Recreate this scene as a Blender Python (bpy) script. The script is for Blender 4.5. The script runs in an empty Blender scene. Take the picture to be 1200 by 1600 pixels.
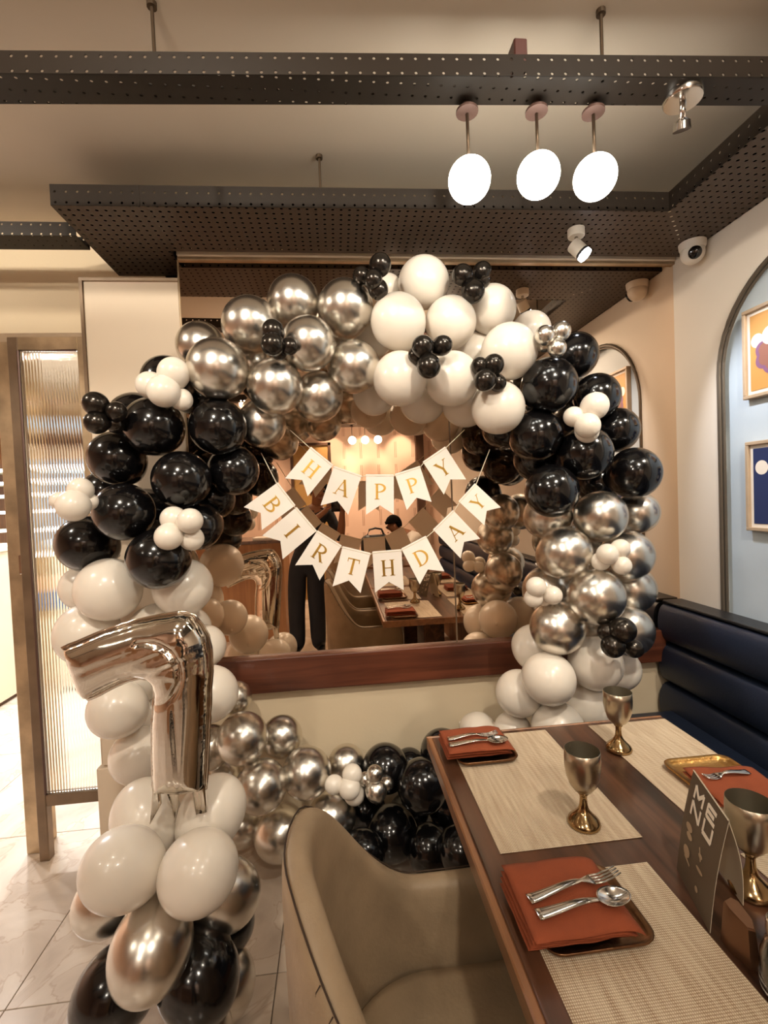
import bpy, bmesh, math, random
from mathutils import Vector, Matrix, geometry
from mathutils.noise import noise as pnoise
random.seed(7)
PI = math.pi
SC = bpy.context.scene
COL = SC.collection

# ------------------------------------------------------------------ camera, world, exposure
cam = bpy.data.cameras.new('camera'); cam.sensor_fit = 'AUTO'; cam.sensor_width = 36.0
cam.lens = 36.0*735.0/1600.0; cam.clip_start = 0.01
co = bpy.data.objects.new('camera', cam); COL.objects.link(co); SC.camera = co
_y, _p, _r = math.radians(5.67), math.radians(1.71), math.radians(2.31)
_f = Vector((math.sin(_y)*math.cos(_p), math.cos(_y)*math.cos(_p), -math.sin(_p)))
_r0 = Vector((math.cos(_y), -math.sin(_y), 0)); _u0 = _r0.cross(_f)
_u = math.cos(_r)*_u0 + math.sin(_r)*_r0; _rt = math.cos(_r)*_r0 - math.sin(_r)*_u0
mw = Matrix(((_rt.x, _u.x, -_f.x, 0), (_rt.y, _u.y, -_f.y, 0), (_rt.z, _u.z, -_f.z, 1.48), (0, 0, 0, 1)))
co.matrix_world = mw
SC.view_settings.view_transform = 'Standard'; SC.view_settings.look = 'None'
SC.view_settings.gamma = 1.0; SC.view_settings.use_curve_mapping = False
SC.view_settings.exposure = 1.12
w = bpy.data.worlds.new('world'); SC.world = w; w.use_nodes = True
w.node_tree.nodes['Background'].inputs[0].default_value = (1.0, 0.87, 0.72, 1)
w.node_tree.nodes['Background'].inputs[1].default_value = 0.12
SC.cycles.max_bounces = 10; SC.cycles.glossy_bounces = 6; SC.cycles.transmission_bounces = 8
SC.cycles.transparent_max_bounces = 16; SC.cycles.caustics_reflective = True; SC.cycles.caustics_refractive = False
SC.cycles.sample_clamp_indirect = 4.0

LAMP_POWER = 60.0
LAMP_WARM = (1.0, 0.895, 0.75)

# ------------------------------------------------------------------ helpers
def hx(s):
    s = s.lstrip('#'); v = [int(s[i:i+2], 16)/255 for i in (0, 2, 4)]
    return tuple(c/12.92 if c <= .04045 else ((c+.055)/1.055)**2.4 for c in v)

def pbsdf(name):
    m = bpy.data.materials.new(name); m.use_nodes = True
    return m, m.node_tree, m.node_tree.nodes['Principled BSDF']

def mat(name, col, rough=.5, metal=0., coat=0., bump=0., bscale=60., var=0., vscale=6., spec=None, sss=0., emit=None, estr=0.):
    m, nt, b = pbsdf(name)
    c = hx(col) if isinstance(col, str) else col
    b.inputs['Base Color'].default_value = (*c, 1); b.inputs['Roughness'].default_value = rough
    b.inputs['Metallic'].default_value = metal; b.inputs['Coat Weight'].default_value = coat
    b.inputs['Coat Roughness'].default_value = .08
    if spec is not None: b.inputs['Specular IOR Level'].default_value = spec
    if sss:
        b.inputs['Subsurface Weight'].default_value = sss; b.inputs['Subsurface Radius'].default_value = (.03, .025, .02)
    if emit:
        b.inputs['Emission Color'].default_value = (*emit, 1); b.inputs['Emission Strength'].default_value = estr
    tc = nt.nodes.new('ShaderNodeTexCoord')
    if var:
        n = nt.nodes.new('ShaderNodeTexNoise'); n.inputs['Scale'].default_value = vscale; n.inputs['Detail'].default_value = 5
        nt.links.new(tc.outputs['Object'], n.inputs['Vector'])
        r = nt.nodes.new('ShaderNodeValToRGB')
        r.color_ramp.elements[0].position = .3; r.color_ramp.elements[1].position = .72
        r.color_ramp.elements[0].color = (*[x*(1-var) for x in c], 1); r.color_ramp.elements[1].color = (*[min(1, x*(1+var*.6)) for x in c], 1)
        nt.links.new(n.outputs['Fac'], r.inputs['Fac']); nt.links.new(r.outputs['Color'], b.inputs['Base Color'])
    if bump:
        n2 = nt.nodes.new('ShaderNodeTexNoise'); n2.inputs['Scale'].default_value = bscale; n2.inputs['Detail'].default_value = 4
        nt.links.new(tc.outputs['Object'], n2.inputs['Vector'])
        bp = nt.nodes.new('ShaderNodeBump'); bp.inputs['Strength'].default_value = bump; bp.inputs['Distance'].default_value = .004
        nt.links.new(n2.outputs['Fac'], bp.inputs['Height']); nt.links.new(bp.outputs['Normal'], b.inputs['Normal'])
    return m

def wood(name, dark, light, axis=1, scale=1., rough=.35, coat=.2):
    m, nt, b = pbsdf(name)
    tc = nt.nodes.new('ShaderNodeTexCoord'); mp = nt.nodes.new('ShaderNodeMapping')
    s = [26*scale]*3; s[axis] = 1.6*scale; mp.inputs['Scale'].default_value = s
    nt.links.new(tc.outputs['Object'], mp.inputs['Vector'])
    n = nt.nodes.new('ShaderNodeTexNoise'); n.inputs['Scale'].default_value = 1.0; n.inputs['Detail'].default_value = 7
    n.inputs['Distortion'].default_value = .6; nt.links.new(mp.outputs['Vector'], n.inputs['Vector'])
    n2 = nt.nodes.new('ShaderNodeTexNoise'); n2.inputs['Scale'].default_value = 3.0; nt.links.new(tc.outputs['Object'], n2.inputs['Vector'])
    mx = nt.nodes.new('ShaderNodeMix'); mx.inputs[0].default_value = .35
    nt.links.new(n.outputs['Fac'], mx.inputs[2]); nt.links.new(n2.outputs['Fac'], mx.inputs[3])
    r = nt.nodes.new('ShaderNodeValToRGB'); e = r.color_ramp.elements
    e[0].position = .36; e[1].position = .62; e[0].color = (*hx(dark), 1); e[1].color = (*hx(light), 1)
    nt.links.new(mx.outputs[0], r.inputs['Fac']); nt.links.new(r.outputs['Color'], b.inputs['Base Color'])
    b.inputs['Roughness'].default_value = rough; b.inputs['Coat Weight'].default_value = coat; b.inputs['Coat Roughness'].default_value = .15
    bp = nt.nodes.new('ShaderNodeBump'); bp.inputs['Strength'].default_value = .15; bp.inputs['Distance'].default_value = .002
    nt.links.new(n.outputs['Fac'], bp.inputs['Height']); nt.links.new(bp.outputs['Normal'], b.inputs['Normal'])
    return m

def emis(name, col, strength):
    m = bpy.data.materials.new(name); m.use_nodes = True; nt = m.node_tree; nt.nodes.clear()
    e = nt.nodes.new('ShaderNodeEmission'); o = nt.nodes.new('ShaderNodeOutputMaterial')
    e.inputs[0].default_value = (*col, 1); e.inputs[1].default_value = strength
    nt.links.new(e.outputs[0], o.inputs[0]); return m

def perforated(name, col, pitch, hole, rough=.45):
    """sheet metal with a regular grid of punched holes, in metres of the UV map"""
    m, nt, b = pbsdf(name); c = hx(col)
    b.inputs['Base Color'].default_value = (*c, 1); b.inputs['Metallic'].default_value = 0.; b.inputs['Roughness'].default_value = rough; b.inputs['Specular IOR Level'].default_value = .25
    uv = nt.nodes.new('ShaderNodeUVMap')
    v = nt.nodes.new('ShaderNodeTexVoronoi'); v.voronoi_dimensions = '2D'; v.inputs['Randomness'].default_value = 0.; v.inputs['Scale'].default_value = 1/pitch
    nt.links.new(uv.outputs[0], v.inputs['Vector'])
    lt = nt.nodes.new('ShaderNodeMath'); lt.operation = 'LESS_THAN'; lt.inputs[1].default_value = hole/pitch
    nt.links.new(v.outputs['Distance'], lt.inputs[0])
    tr = nt.nodes.new('ShaderNodeBsdfTransparent'); mx = nt.nodes.new('ShaderNodeMixShader')
    nt.links.new(lt.outputs[0], mx.inputs[0]); nt.links.new(b.outputs[0], mx.inputs[1]); nt.links.new(tr.outputs[0], mx.inputs[2])
    nt.links.new(mx.outputs[0], nt.nodes['Material Output'].inputs[0])
    return m

def weave(name, light, dark, sc=600.):
    m, nt, b = pbsdf(name); tc = nt.nodes.new('ShaderNodeTexCoord')
    def wv(d, s, dist):
        n = nt.nodes.new('ShaderNodeTexWave'); n.bands_direction = d; n.inputs['Scale'].default_value = s
        n.inputs['Distortion'].default_value = dist; n.inputs['Detail'].default_value = 1; n.inputs['Detail Scale'].default_value = 3
        nt.links.new(tc.outputs['Object'], n.inputs['Vector']); return n
    a, c = wv('X', sc/6.28*1.0, .6), wv('Y', sc/6.28*.8, .6)
    mu = nt.nodes.new('ShaderNodeMath'); mu.operation = 'MULTIPLY'; nt.links.new(a.outputs['Fac'], mu.inputs[0]); nt.links.new(c.outputs['Fac'], mu.inputs[1])
    no = nt.nodes.new('ShaderNodeTexNoise'); no.inputs['Scale'].default_value = 1.; no.inputs['Detail'].default_value = 3
    mp = nt.nodes.new('ShaderNodeMapping'); mp.inputs['Scale'].default_value = (120, 9, 9); nt.links.new(tc.outputs['Object'], mp.inputs['Vector']); nt.links.new(mp.outputs[0], no.inputs['Vector'])
    ad = nt.nodes.new('ShaderNodeMath'); ad.operation = 'MULTIPLY_ADD'; ad.inputs[1].default_value = .75
    nt.links.new(mu.outputs[0], ad.inputs[0]); 
    ms = nt.nodes.new('ShaderNodeMath'); ms.operation = 'MULTIPLY'; ms.inputs[1].default_value = .6; nt.links.new(no.outputs['Fac'], ms.inputs[0])
    nt.links.new(ms.outputs[0], ad.inputs[2])
    r = nt.nodes.new('ShaderNodeValToRGB'); e = r.color_ramp.elements
    e[0].position = .2; e[1].position = .75; e[0].color = (*hx(dark), 1); e[1].color = (*hx(light), 1)
    nt.links.new(ad.outputs[0], r.inputs['Fac']); nt.links.new(r.outputs['Color'], b.inputs['Base Color'])
    b.inputs['Roughness'].default_value = .6
    bp = nt.nodes.new('ShaderNodeBump'); bp.inputs['Strength'].default_value = .5; bp.inputs['Distance'].default_value = .001
    nt.links.new(mu.outputs[0], bp.inputs['Height']); nt.links.new(bp.outputs['Normal'], b.inputs['Normal'])
    return m

def marble(name):
    m, nt, b = pbsdf(name); tc = nt.nodes.new('ShaderNodeTexCoord'); oi = nt.nodes.new('ShaderNodeObjectInfo')
    ad = nt.nodes.new('ShaderNodeVectorMath'); ad.operation = 'MULTIPLY_ADD'; ad.inputs[1].default_value = (1, 1, 1)
    nt.links.new(tc.outputs['Object'], ad.inputs[0])
    sm = nt.nodes.new('ShaderNodeMath'); sm.operation = 'MULTIPLY'; sm.inputs[1].default_value = 40; nt.links.new(oi.outputs['Random'], sm.inputs[0])
    nt.links.new(sm.outputs[0], ad.inputs[2])
    n = nt.nodes.new('ShaderNodeTexNoise'); n.inputs['Scale'].default_value = 2.6; n.inputs['Detail'].default_value = 8; n.inputs['Distortion'].default_value = 1.4
    nt.links.new(ad.outputs[0], n.inputs['Vector'])
    r = nt.nodes.new('ShaderNodeValToRGB'); e = r.color_ramp.elements
    e[0].position = .30; e[1].position = .62; e[0].color = (*hx('#b5a595'), 1); e[1].color = (*hx('#d2c4b4'), 1)
    x = e.new(.47); x.color = (*hx('#c6b6a5'), 1); x2 = e.new(.485); x2.color = (*hx('#b9a694'), 1); x3 = e.new(.5); x3.color = (*hx('#cbbcab'), 1)
    nt.links.new(n.outputs['Fac'], r.inputs['Fac']); nt.links.new(r.outputs['Color'], b.inputs['Base Color'])
    b.inputs['Roughness'].default_value = .16; return m

def glass(name, col=(1, 1, 1), rough=0.0, ior=1.45):
    m, nt, b = pbsdf(name); b.inputs['Base Color'].default_value = (*col, 1); b.inputs['Roughness'].default_value = rough
    b.inputs['Transmission Weight'].default_value = 1.0; b.inputs['IOR'].default_value = ior; return m

class MB:
    """collects shapes into one mesh"""
    def __init__(s): s.bm = bmesh.new()
    def box(s, x0, x1, y0, y1, z0, z1, bev=0., seg=2, M=None):
        r = bmesh.ops.create_cube(s.bm, size=1.0); v = r['verts']
        bmesh.ops.scale(s.bm, vec=(x1-x0, y1-y0, z1-z0), verts=v); bmesh.ops.translate(s.bm, vec=((x0+x1)/2, (y0+y1)/2, (z0+z1)/2), verts=v)
        if bev > 0:
            e = list({e for q in v for e in q.link_edges})
            q = bmesh.ops.bevel(s.bm, geom=e, offset=bev, segments=seg, affect='EDGES', profile=.5); v = q['verts']
        if M: bmesh.ops.transform(s.bm, matrix=M, verts=v)
        return s
    def tube(s, pts, r, n=8, closed=False, cap=True):
        pts = [Vector(p) for p in pts]; rings = []
        for i, p in enumerate(pts):
            a = pts[i-1] if (i or closed) else p; b = pts[(i+1) % len(pts)] if (i < len(pts)-1 or closed) else p
            t = (b-a).normalized(); ref = Vector((0, 0, 1)) if abs(t.z) < .9 else Vector((1, 0, 0))
            u = t.cross(ref).normalized(); v = t.cross(u)
            rr = r[i] if isinstance(r, (list, tuple)) else r
            rings.append([s.bm.verts.new(p + (u*math.cos(2*PI*k/n) + v*math.sin(2*PI*k/n))*rr) for k in range(n)])
        m = len(rings)
        for i in range(m if closed else m-1):
            A, B = rings[i], rings[(i+1) % m]
            for k in range(n): s.bm.faces.new((A[k], A[(k+1) % n], B[(k+1) % n], B[k]))
        if cap and not closed: s.bm.faces.new(rings[0][::-1]); s.bm.faces.new(rings[-1])
        return s
    def lathe(s, prof, loc=(0, 0, 0), n=32, axis=None, cap=True):
        """prof: (radius, height) from bottom to top"""
        q = Vector(axis).to_track_quat('Z', 'Y') if axis is not None else None; loc = Vector(loc); rings = []
        for r, h in prof:
            ring = []
            for k in range(n if r > 1e-6 else 1):
                p = Vector((r*math.cos(2*PI*k/n), r*math.sin(2*PI*k/n), h))
                ring.append(s.bm.verts.new((q @ p if q else p) + loc))
            rings.append(ring)
        for A, B in zip(rings, rings[1:]):
            if len(A) == 1 and len(B) == 1: continue
            if len(A) == 1:
                for k in range(n): s.bm.faces.new((A[0], B[k], B[(k+1) % n])[::-1])
            elif len(B) == 1:
                for k in range(n): s.bm.faces.new((A[k], A[(k+1) % n], B[0]))
            else:
                for k in range(n): s.bm.faces.new((A[k], A[(k+1) % n], B[(k+1) % n], B[k]))
        if cap:
            if len(rings[0]) > 1: s.bm.faces.new(rings[0][::-1])
            if len(rings[-1]) > 1: s.bm.faces.new(rings[-1])
        return s
    def prism(s, poly, M, d):
        """poly (u, v) extruded by d along the third axis of M"""
        a = [s.bm.verts.new(M @ Vector((u, v, 0))) for u, v in poly]; b = [s.bm.verts.new(M @ Vector((u, v, d))) for u, v in poly]
        n = len(poly); s.bm.faces.new(a[::-1]); s.bm.faces.new(b)
        for k in range(n): s.bm.faces.new((a[k], a[(k+1) % n], b[(k+1) % n], b[k]))
        return s
    def quadstrip(s, rows, closed_u=False):
        V = [[s.bm.verts.new(p) for p in r] for r in rows]
        for A, B in zip(V, V[1:]):
            m = len(A)
            for k in range(m if closed_u else m-1): s.bm.faces.new((A[k], A[(k+1) % m], B[(k+1) % m], B[k]))
        return V

def obj(name, mb, material, parent=None, smooth=False, uv=False, subsurf=0, angle=None, fix=True):
    bm = mb.bm if isinstance(mb, MB) else mb
    if fix: bmesh.ops.recalc_face_normals(bm, faces=bm.faces[:])
    me = bpy.data.meshes.new(name)
    if uv:
        L = bm.loops.layers.uv.new('UVMap')
        for f in bm.faces:
            n = f.normal; ax = max(range(3), key=lambda i: abs(n[i]))
            for l in f.loops:
                c = l.vert.co; l[L].uv = (c.y, c.z) if ax == 0 else ((c.x, c.z) if ax == 1 else (c.x, c.y))
    bm.to_mesh(me); bm.free()
    if smooth:
        for p in me.polygons: p.use_smooth = True
        if angle: me.set_sharp_from_angle(angle=math.radians(angle))
    for mm in (material if isinstance(material, (list, tuple)) else [material]): me.materials.append(mm)
    o = bpy.data.objects.new(name, me); COL.objects.link(o)
    if subsurf:
        md = o.modifiers.new('subdivision', 'SUBSURF'); md.levels = subsurf; md.render_levels = subsurf
    if parent is not None: attach(o, parent)
    return o

def world_loc(p):
    v = Vector(p.location); q = p.parent
    while q is not None:
        v += Vector(q.location); q = q.parent
    return v
ROOTLOC = {}
def attach(o, p):
    """parent a mesh written in world coordinates"""
    o.parent = p
    if p.name in ROOTLOC: o.matrix_parent_inverse = Matrix.Translation(-ROOTLOC[p.name])

def thing(name, label, cat, loc=(0, 0, 0), group=None):
    o = bpy.data.objects.new(name, None); COL.objects.link(o); o.empty_display_size = .05
    o.location = loc; ROOTLOC[o.name] = Vector(loc); o['label'] = label; o['category'] = cat
    if group: o['group'] = group
    return o
def tag(o, label, cat, group=None):
    o['label'] = label; o['category'] = cat
    if group: o['group'] = group
    return o
def struct(o, label=None):
    o['kind'] = 'structure'
    if label: o['label'] = label
    return o
def dup(root, d, label, group=None, rot=0.):
    r = root.copy(); COL.objects.link(r); r.location = Vector(root.location) + Vector(d); r['label'] = label
    if rot: r.rotation_euler = (0, 0, rot)
    if group: r['group'] = group
    for ch in list(root.children):
        c = ch.copy(); COL.objects.link(c); c.parent = r; c.matrix_parent_inverse = ch.matrix_parent_inverse.copy()
        for g in ch.children:
            e = g.copy(); COL.objects.link(e); e.parent = c; e.matrix_parent_inverse = g.matrix_parent_inverse.copy()
    return r

# ------------------------------------------------------------------ materials
M_wall = mat('cream_wall', '#d8c6a8', .75, var=.05, vscale=1.2, bump=.08, bscale=90)
M_panel = mat('cream_panel', '#dccbb4', .6, var=.04, vscale=2)
M_right = mat('off_white_wall', '#dcd3c6', .7, var=.05, vscale=1.4, bump=.08, bscale=90)
M_niche = mat('pale_blue_paint', '#bcc9d3', .65, var=.09, vscale=3)
M_ceil = mat('ceiling_paint', '#cfc2b0', .85, var=.05, vscale=1)
M_peach = mat('peach_wall', '#c9a184', .8, var=.05, vscale=1)
M_mirror, _nt, _b = pbsdf('bronze_mirror')
_b.inputs['Base Color'].default_value = (.84, .67, .52, 1); _b.inputs['Metallic'].default_value = 1.; _b.inputs['Roughness'].default_value = 0.
M_brass = mat('worn_brass', '#bda585', .38, .6, var=.35, vscale=9, bump=.2, bscale=30)
M_brown_metal = mat('brown_metal', '#7d6853', .45, .4, var=.3, vscale=7)
M_tray_side = perforated('perforated_side', '#241d17', .036, .0042)
M_tray_bottom = perforated('perforated_bottom', '#4b3e34', .030, .0058)
M_tray_rail = perforated('perforated_narrow', '#241d17', .034, .0038)
M_steel = mat('dull_steel', '#5a4b3c', .45, .8)
M_walnut = wood('dark_walnut', '#24150c', '#684430', axis=1, rough=.3, coat=.35)
M_walnut_edge = wood('walnut_edge', '#6a4228', '#9a6a44', axis=1, rough=.35, coat=.3)
M_ledge = wood('red_brown_wood', '#3c1c10', '#6b3a26', axis=0, rough=.4, coat=.15)
M_cabinet = wood('mid_brown_wood', '#8a5c36', '#a8764a', axis=2, rough=.5, coat=.0)
M_marble = marble('beige_marble')
M_grout = mat('grout', '#8a7a6a', .8)
M_mat = weave('woven_placemat', '#e3d3b8', '#9c8064')
M_napkin = mat('rust_cloth', '#8e4424', .9, var=.12, vscale=18, bump=.25, bscale=500)
M_plate = mat('dark_copper', '#7a5a40', .3, 1., var=.35, vscale=16, bump=.5, bscale=55)
M_gold_plate = mat('golden_brass', '#b98c50', .28, 1., var=.25, vscale=16, bump=.4, bscale=60)
M_silverware = mat('polished_steel', '#cfcac4', .16, 1.)
M_goblet = mat('aged_brass_cup', '#c4b9a6', .28, 1., var=.15, vscale=20)
M_goblet_base = mat('brass_foot', '#a78d66', .17, 1.)
M_goblet_in = mat('cup_inside', '#a39c8a', .5, 1.)
M_leather = mat('beige_leather', '#a08a6e', .55, var=.28, vscale=7, bump=.25, bscale=120)
M_seam = mat('dark_stitching', '#3a2a1c', .8)
M_navy = mat('navy_leather', '#1a2335', .42, var=.12, vscale=5, bump=.12, bscale=160, spec=.45)
M_black = mat('black_latex', '#0b0a0b', .16, spec=.5, coat=.3)
M_white = mat('white_latex', '#e6ddd0', .27, sss=.12, coat=.15)
M_chrome = mat('chrome_latex', '#dbd6cd', .27, 1.)
M_gunmetal = mat('black_pearl_latex', '#3f3a35', .22, .85)
M_foil = mat('silver_foil', '#d8d1c6', .10, 1., bump=.05, bscale=22)
M_flag = mat('white_card', '#e9e2d8', .55)
M_goldfoil = mat('gold_foil', '#e3bd62', .34, 1.)
M_string = mat('white_string', '#d8cdb8', .8)
M_menu = mat('taupe_card', '#5c4f40', .45)
M_cream_card = mat('cream_card', '#d6c9b2', .55)
M_print = mat('white_print', '#eee4d4', .6)
M_bronze = mat('brushed_bronze', '#7b5a44', .35, .75)
M_edging = mat('dark_edging', '#5f564b', .4, .5)
M_void = mat('black_shade_sheet', '#060505', 1., spec=.1)  # black colour stands in for the shade above the tray
M_glass = glass('clear_glass')
M_flute = glass('fluted_glass', (.96, .97, .95), .03)
M_salt = mat('white_salt', '#e6e2da', .9)
M_plastic = mat('white_plastic', '#dcd5c9', .4)
M_lensblack = mat('black_lens', '#060606', .08, coat=.5)
M_band = mat('black_band', '#1a1a1c', .4)
M_globe = emis('opal_globe', (1.0, .96, .85), 8.)
M_downlight = emis('warm_downlight', (1.0, .86, .66), 14.)
M_cool = emis('cool_lens', (.86, .9, 1.0), 16.)
M_led = emis('cool_led', (.92, .96, 1.0), 4.)
M_backlit = emis('backlit_panel', (.86, .93, 1.0), .38)
M_rosecopper = mat('copper_rose', '#5e463e', .45, .4)
M_skin = mat('brown_skin', '#8a5a3c', .55)
M_hair = mat('black_hair', '#0d0a08', .95, spec=.1, bump=.4, bscale=200)
M_denim = mat('black_denim', '#15161b', .85, var=.35, vscale=7)
M_shirt = mat('dark_patterned_shirt', '#1d1d24', .8, var=.8, vscale=38)
M_whiteshirt = mat('white_shirt', '#dcd2c8', .8)
M_shoe = mat('black_shoe', '#0c0b0b', .4)
M_phone = mat('dark_phone', '#141417', .2)
M_orange = mat('orange_print', '#bf8c48', .6)
M_purple = mat('purple_print', '#7c5374', .5)
M_plum = mat('plum_print', '#8a5a4c', .5)
M_navyprint = mat('navy_print', '#1e2f5c', .5)
M_frame = mat('pale_wood_frame', '#b09a80', .5, var=.1, vscale=20)
M_paper = mat('white_mount', '#e6ddd0', .6)
M_bag = mat('black_bag', '#0c0b0b', .5, bump=.3, bscale=20)
M_red = mat('oxide_box', '#4a2620', .5)
M_whitebox = mat('white_laminate', '#e6dec8', .35)
M_bluebox = mat('blue_laminate', '#47648c', .5)
M_yellow = mat('yellow_panel', '#a9824a', .6)
M_redbrown = mat('brown_jamb', '#4a2f1e', .5)

# ------------------------------------------------------------------ the room
D = 2.07          # plane of the mirror
def wallpaper():
    m, nt, b = pbsdf('peach_wallpaper'); tc = nt.nodes.new('ShaderNodeTexCoord'); mp = nt.nodes.new('ShaderNodeMapping')
    nt.links.new(tc.outputs['Object'], mp.inputs['Vector'])
    sx = nt.nodes.new('ShaderNodeSeparateXYZ'); nt.links.new(mp.outputs[0], sx.inputs[0])
    s = nt.nodes.new('ShaderNodeMath'); s.operation = 'ADD'; nt.links.new(sx.outputs[0], s.inputs[0]); nt.links.new(sx.outputs[1], s.inputs[1])
    f = nt.nodes.new('ShaderNodeMath'); f.operation = 'PINGPONG'; f.inputs[1].default_value = .13; nt.links.new(s.outputs[0], f.inputs[0])
    l = nt.nodes.new('ShaderNodeMath'); l.operation = 'LESS_THAN'; l.inputs[1].default_value = .022; nt.links.new(f.outputs[0], l.inputs[0])
    g = nt.nodes.new('ShaderNodeMath'); g.operation = 'PINGPONG'; g.inputs[1].default_value = .011; nt.links.new(s.outputs[0], g.inputs[0])
    h = nt.nodes.new('ShaderNodeMath'); h.operation = 'LESS_THAN'; h.inputs[1].default_value = .004; nt.links.new(g.outputs[0], h.inputs[0])
    z = nt.nodes.new('ShaderNodeMath'); z.operation = 'PINGPONG'; z.inputs[1].default_value = .17; nt.links.new(sx.outputs[2], z.inputs[0])
    zz = nt.nodes.new('ShaderNodeMath'); zz.operation = 'GREATER_THAN'; zz.inputs[1].default_value = .05; nt.links.new(z.outputs[0], zz.inputs[0])
    m1 = nt.nodes.new('ShaderNodeMath'); m1.operation = 'MULTIPLY'; nt.links.new(l.outputs[0], m1.inputs[0]); nt.links.new(h.outputs[0], m1.inputs[1])
    m2 = nt.nodes.new('ShaderNodeMath'); m2.operation = 'MULTIPLY'; nt.links.new(m1.outputs[0], m2.inputs[0]); nt.links.new(zz.outputs[0], m2.inputs[1])
    mx = nt.nodes.new('ShaderNodeMix'); mx.data_type = 'RGBA'; mx.inputs[6].default_value = (*hx('#e2c0ab'), 1); mx.inputs[7].default_value = (*hx('#9c7660'), 1)
    nt.links.new(m2.outputs[0], mx.inputs[0]); nt.links.new(mx.outputs[2], b.inputs['Base Color']); b.inputs['Roughness'].default_value = .7
    return m
M_paperwall = wallpaper()

floor = struct(obj('floor', MB().box(-4.2, 1.7, -3.1, 5.3, -.06, -.008), M_grout))
ts = .8; tile_mesh = None
for i in range(8):
    for j in range(11):
        x = -4.2 + i*ts - .05; y = -3.33 + j*ts
        x1, y1 = min(x+ts, 1.7), min(y+ts, 5.3); x0, y0 = max(x, -4.2), max(y, -3.1)
        if x1-x0 < .05 or y1-y0 < .05: continue
        if tile_mesh is None or (x1-x0 < ts-.001) or (y1-y0 < ts-.001):
            o = obj('tile', MB().box(-(x1-x0)/2+.0015, (x1-x0)/2-.0015, -(y1-y0)/2+.0015, (y1-y0)/2-.0015, -.008, 0, .001, 1), M_marble)
            if x1-x0 > ts-.001 and y1-y0 > ts-.001: tile_mesh = o.data
        else:
            o = bpy.data.objects.new('tile', tile_mesh); COL.objects.link(o)
        o.location = ((x0+x1)/2, (y0+y1)/2, 0); o.parent = floor

struct(obj('ceiling', MB().box(-4.2, 1.75, -3.1, 5.3, 2.72, 2.8), M_ceil))
struct(obj('wall_back', MB().box(-.62, 1.72, D+.012, D+.1, 0, 2.72), M_wall))
struct(obj('wall_front', MB().box(-4.2, 1.75, -3.1, -3.0, 0, 2.72), M_paperwall))
struct(obj('wall_left', MB().box(-4.2, -4.1, -3.0, 5.2, 0, 2.72), M_peach))
struct(obj('wall_rear', MB().box(-4.2, -.62, 5.2, 5.3, 0, 2.72), M_wall))
struct(obj('wall_side', MB().box(-.72, -.62, D+.15, 5.2, 0, 2.72), M_wall))
# right wall with an arched recess
arc = [(1.816, .9)] + [(1.416+.4*math.cos(a), 1.93+.4*math.sin(a)) for a in [PI*k/24 for k in range(25)]] + [(1.016, .9)]
rect = [(-3.0, 0), (D+.05, 0), (D+.05, 2.72), (-3.0, 2.72)]
vs = [Vector(p) for p in rect] + [Vector(p) for p in arc]; n0 = len(rect); na = len(arc)
ed = [(k, (k+1) % n0) for k in range(n0)] + [(n0+k, n0+(k+1) % na) for k in range(na)]
v2, _e, f2, *_ = geometry.delaunay_2d_cdt(vs, ed, [], 1, 1e-5)
bm = bmesh.new(); V = [bm.verts.new((1.6, p.x, p.y)) for p in v2]
def in_arch(c):
    return abs(c.x-1.416) < .4 and .9 < c.y and (c.y < 1.93 or (c.x-1.416)**2+(c.y-1.93)**2 < .16)
for f in f2:
    c = sum((v2[k] for k in f), Vector((0, 0)))/len(f)
    if not in_arch(c): bm.faces.new([V[k] for k in f])
g = bmesh.ops.extrude_face_region(bm, geom=bm.faces[:]); bmesh.ops.translate(bm, vec=(.10, 0, 0), verts=[q for q in g['geom'] if isinstance(q, bmesh.types.BMVert)])
wr = struct(obj('wall_right', bm, M_right))
obj('niche_panel', MB().box(1.625, 1.66, .99, 1.84, .88, 2.36), M_niche, wr)
pts = [(1.598, y, z) for y, z in arc]
obj('niche_edging', MB().tube(pts, .009, 8), M_edging, wr)
obj('niche_edging', MB().tube([(1.604, 1.416+(y-1.416)*.965, 1.93+(z-1.93)*.965 if z > 1.93 else z) for y, z in arc], .006, 8), M_edging, wr)
# column panel left of the mirror
pl = struct(obj('pillar', MB().box(-1.0, -.62, D, D+.14, .62, 2.42, .004, 1), M_panel), 'cream panelled pillar between the fluted glass and the mirror')
obj('plinth_panel', MB().box(-1.03, -.62, D-.01, D+.14, .40, .615, .004, 1), M_panel, pl)
obj('plinth_panel', MB().box(-1.05, -.62, D-.02, D+.14, 0, .395, .004, 1), M_panel, pl)
obj('top_edging', MB().box(-1.012, -.62, D-.006, D+.14, 2.42, 2.432), M_frame, pl)
obj('side_edging', MB().box(-1.012, -1.0, D-.006, D+.03, 1.95, 2.42), M_brown_metal, pl)
# wall over and left of the glass screen
struct(obj('wall_header', MB().box(-4.1, -.63, 2.22, 2.30, 2.23, 2.72), M_wall))
struct(obj('trim_1', MB().box(-1.9, -1.0, 2.14, 2.30, 2.195, 2.235, .003, 1), M_frame))

# wood ledge and the cream wall below it
struct(obj('trim_2', MB().box(-.617, 1.50, D-.035, D+.02, .664, .813, .004, 2), M_ledge), 'red-brown wooden ledge under the mirror')
struct(obj('baseboard_back', MB().box(-.617, 1.5, D-.002, D+.02, 0, .08, .002, 1), M_wall))

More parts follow.
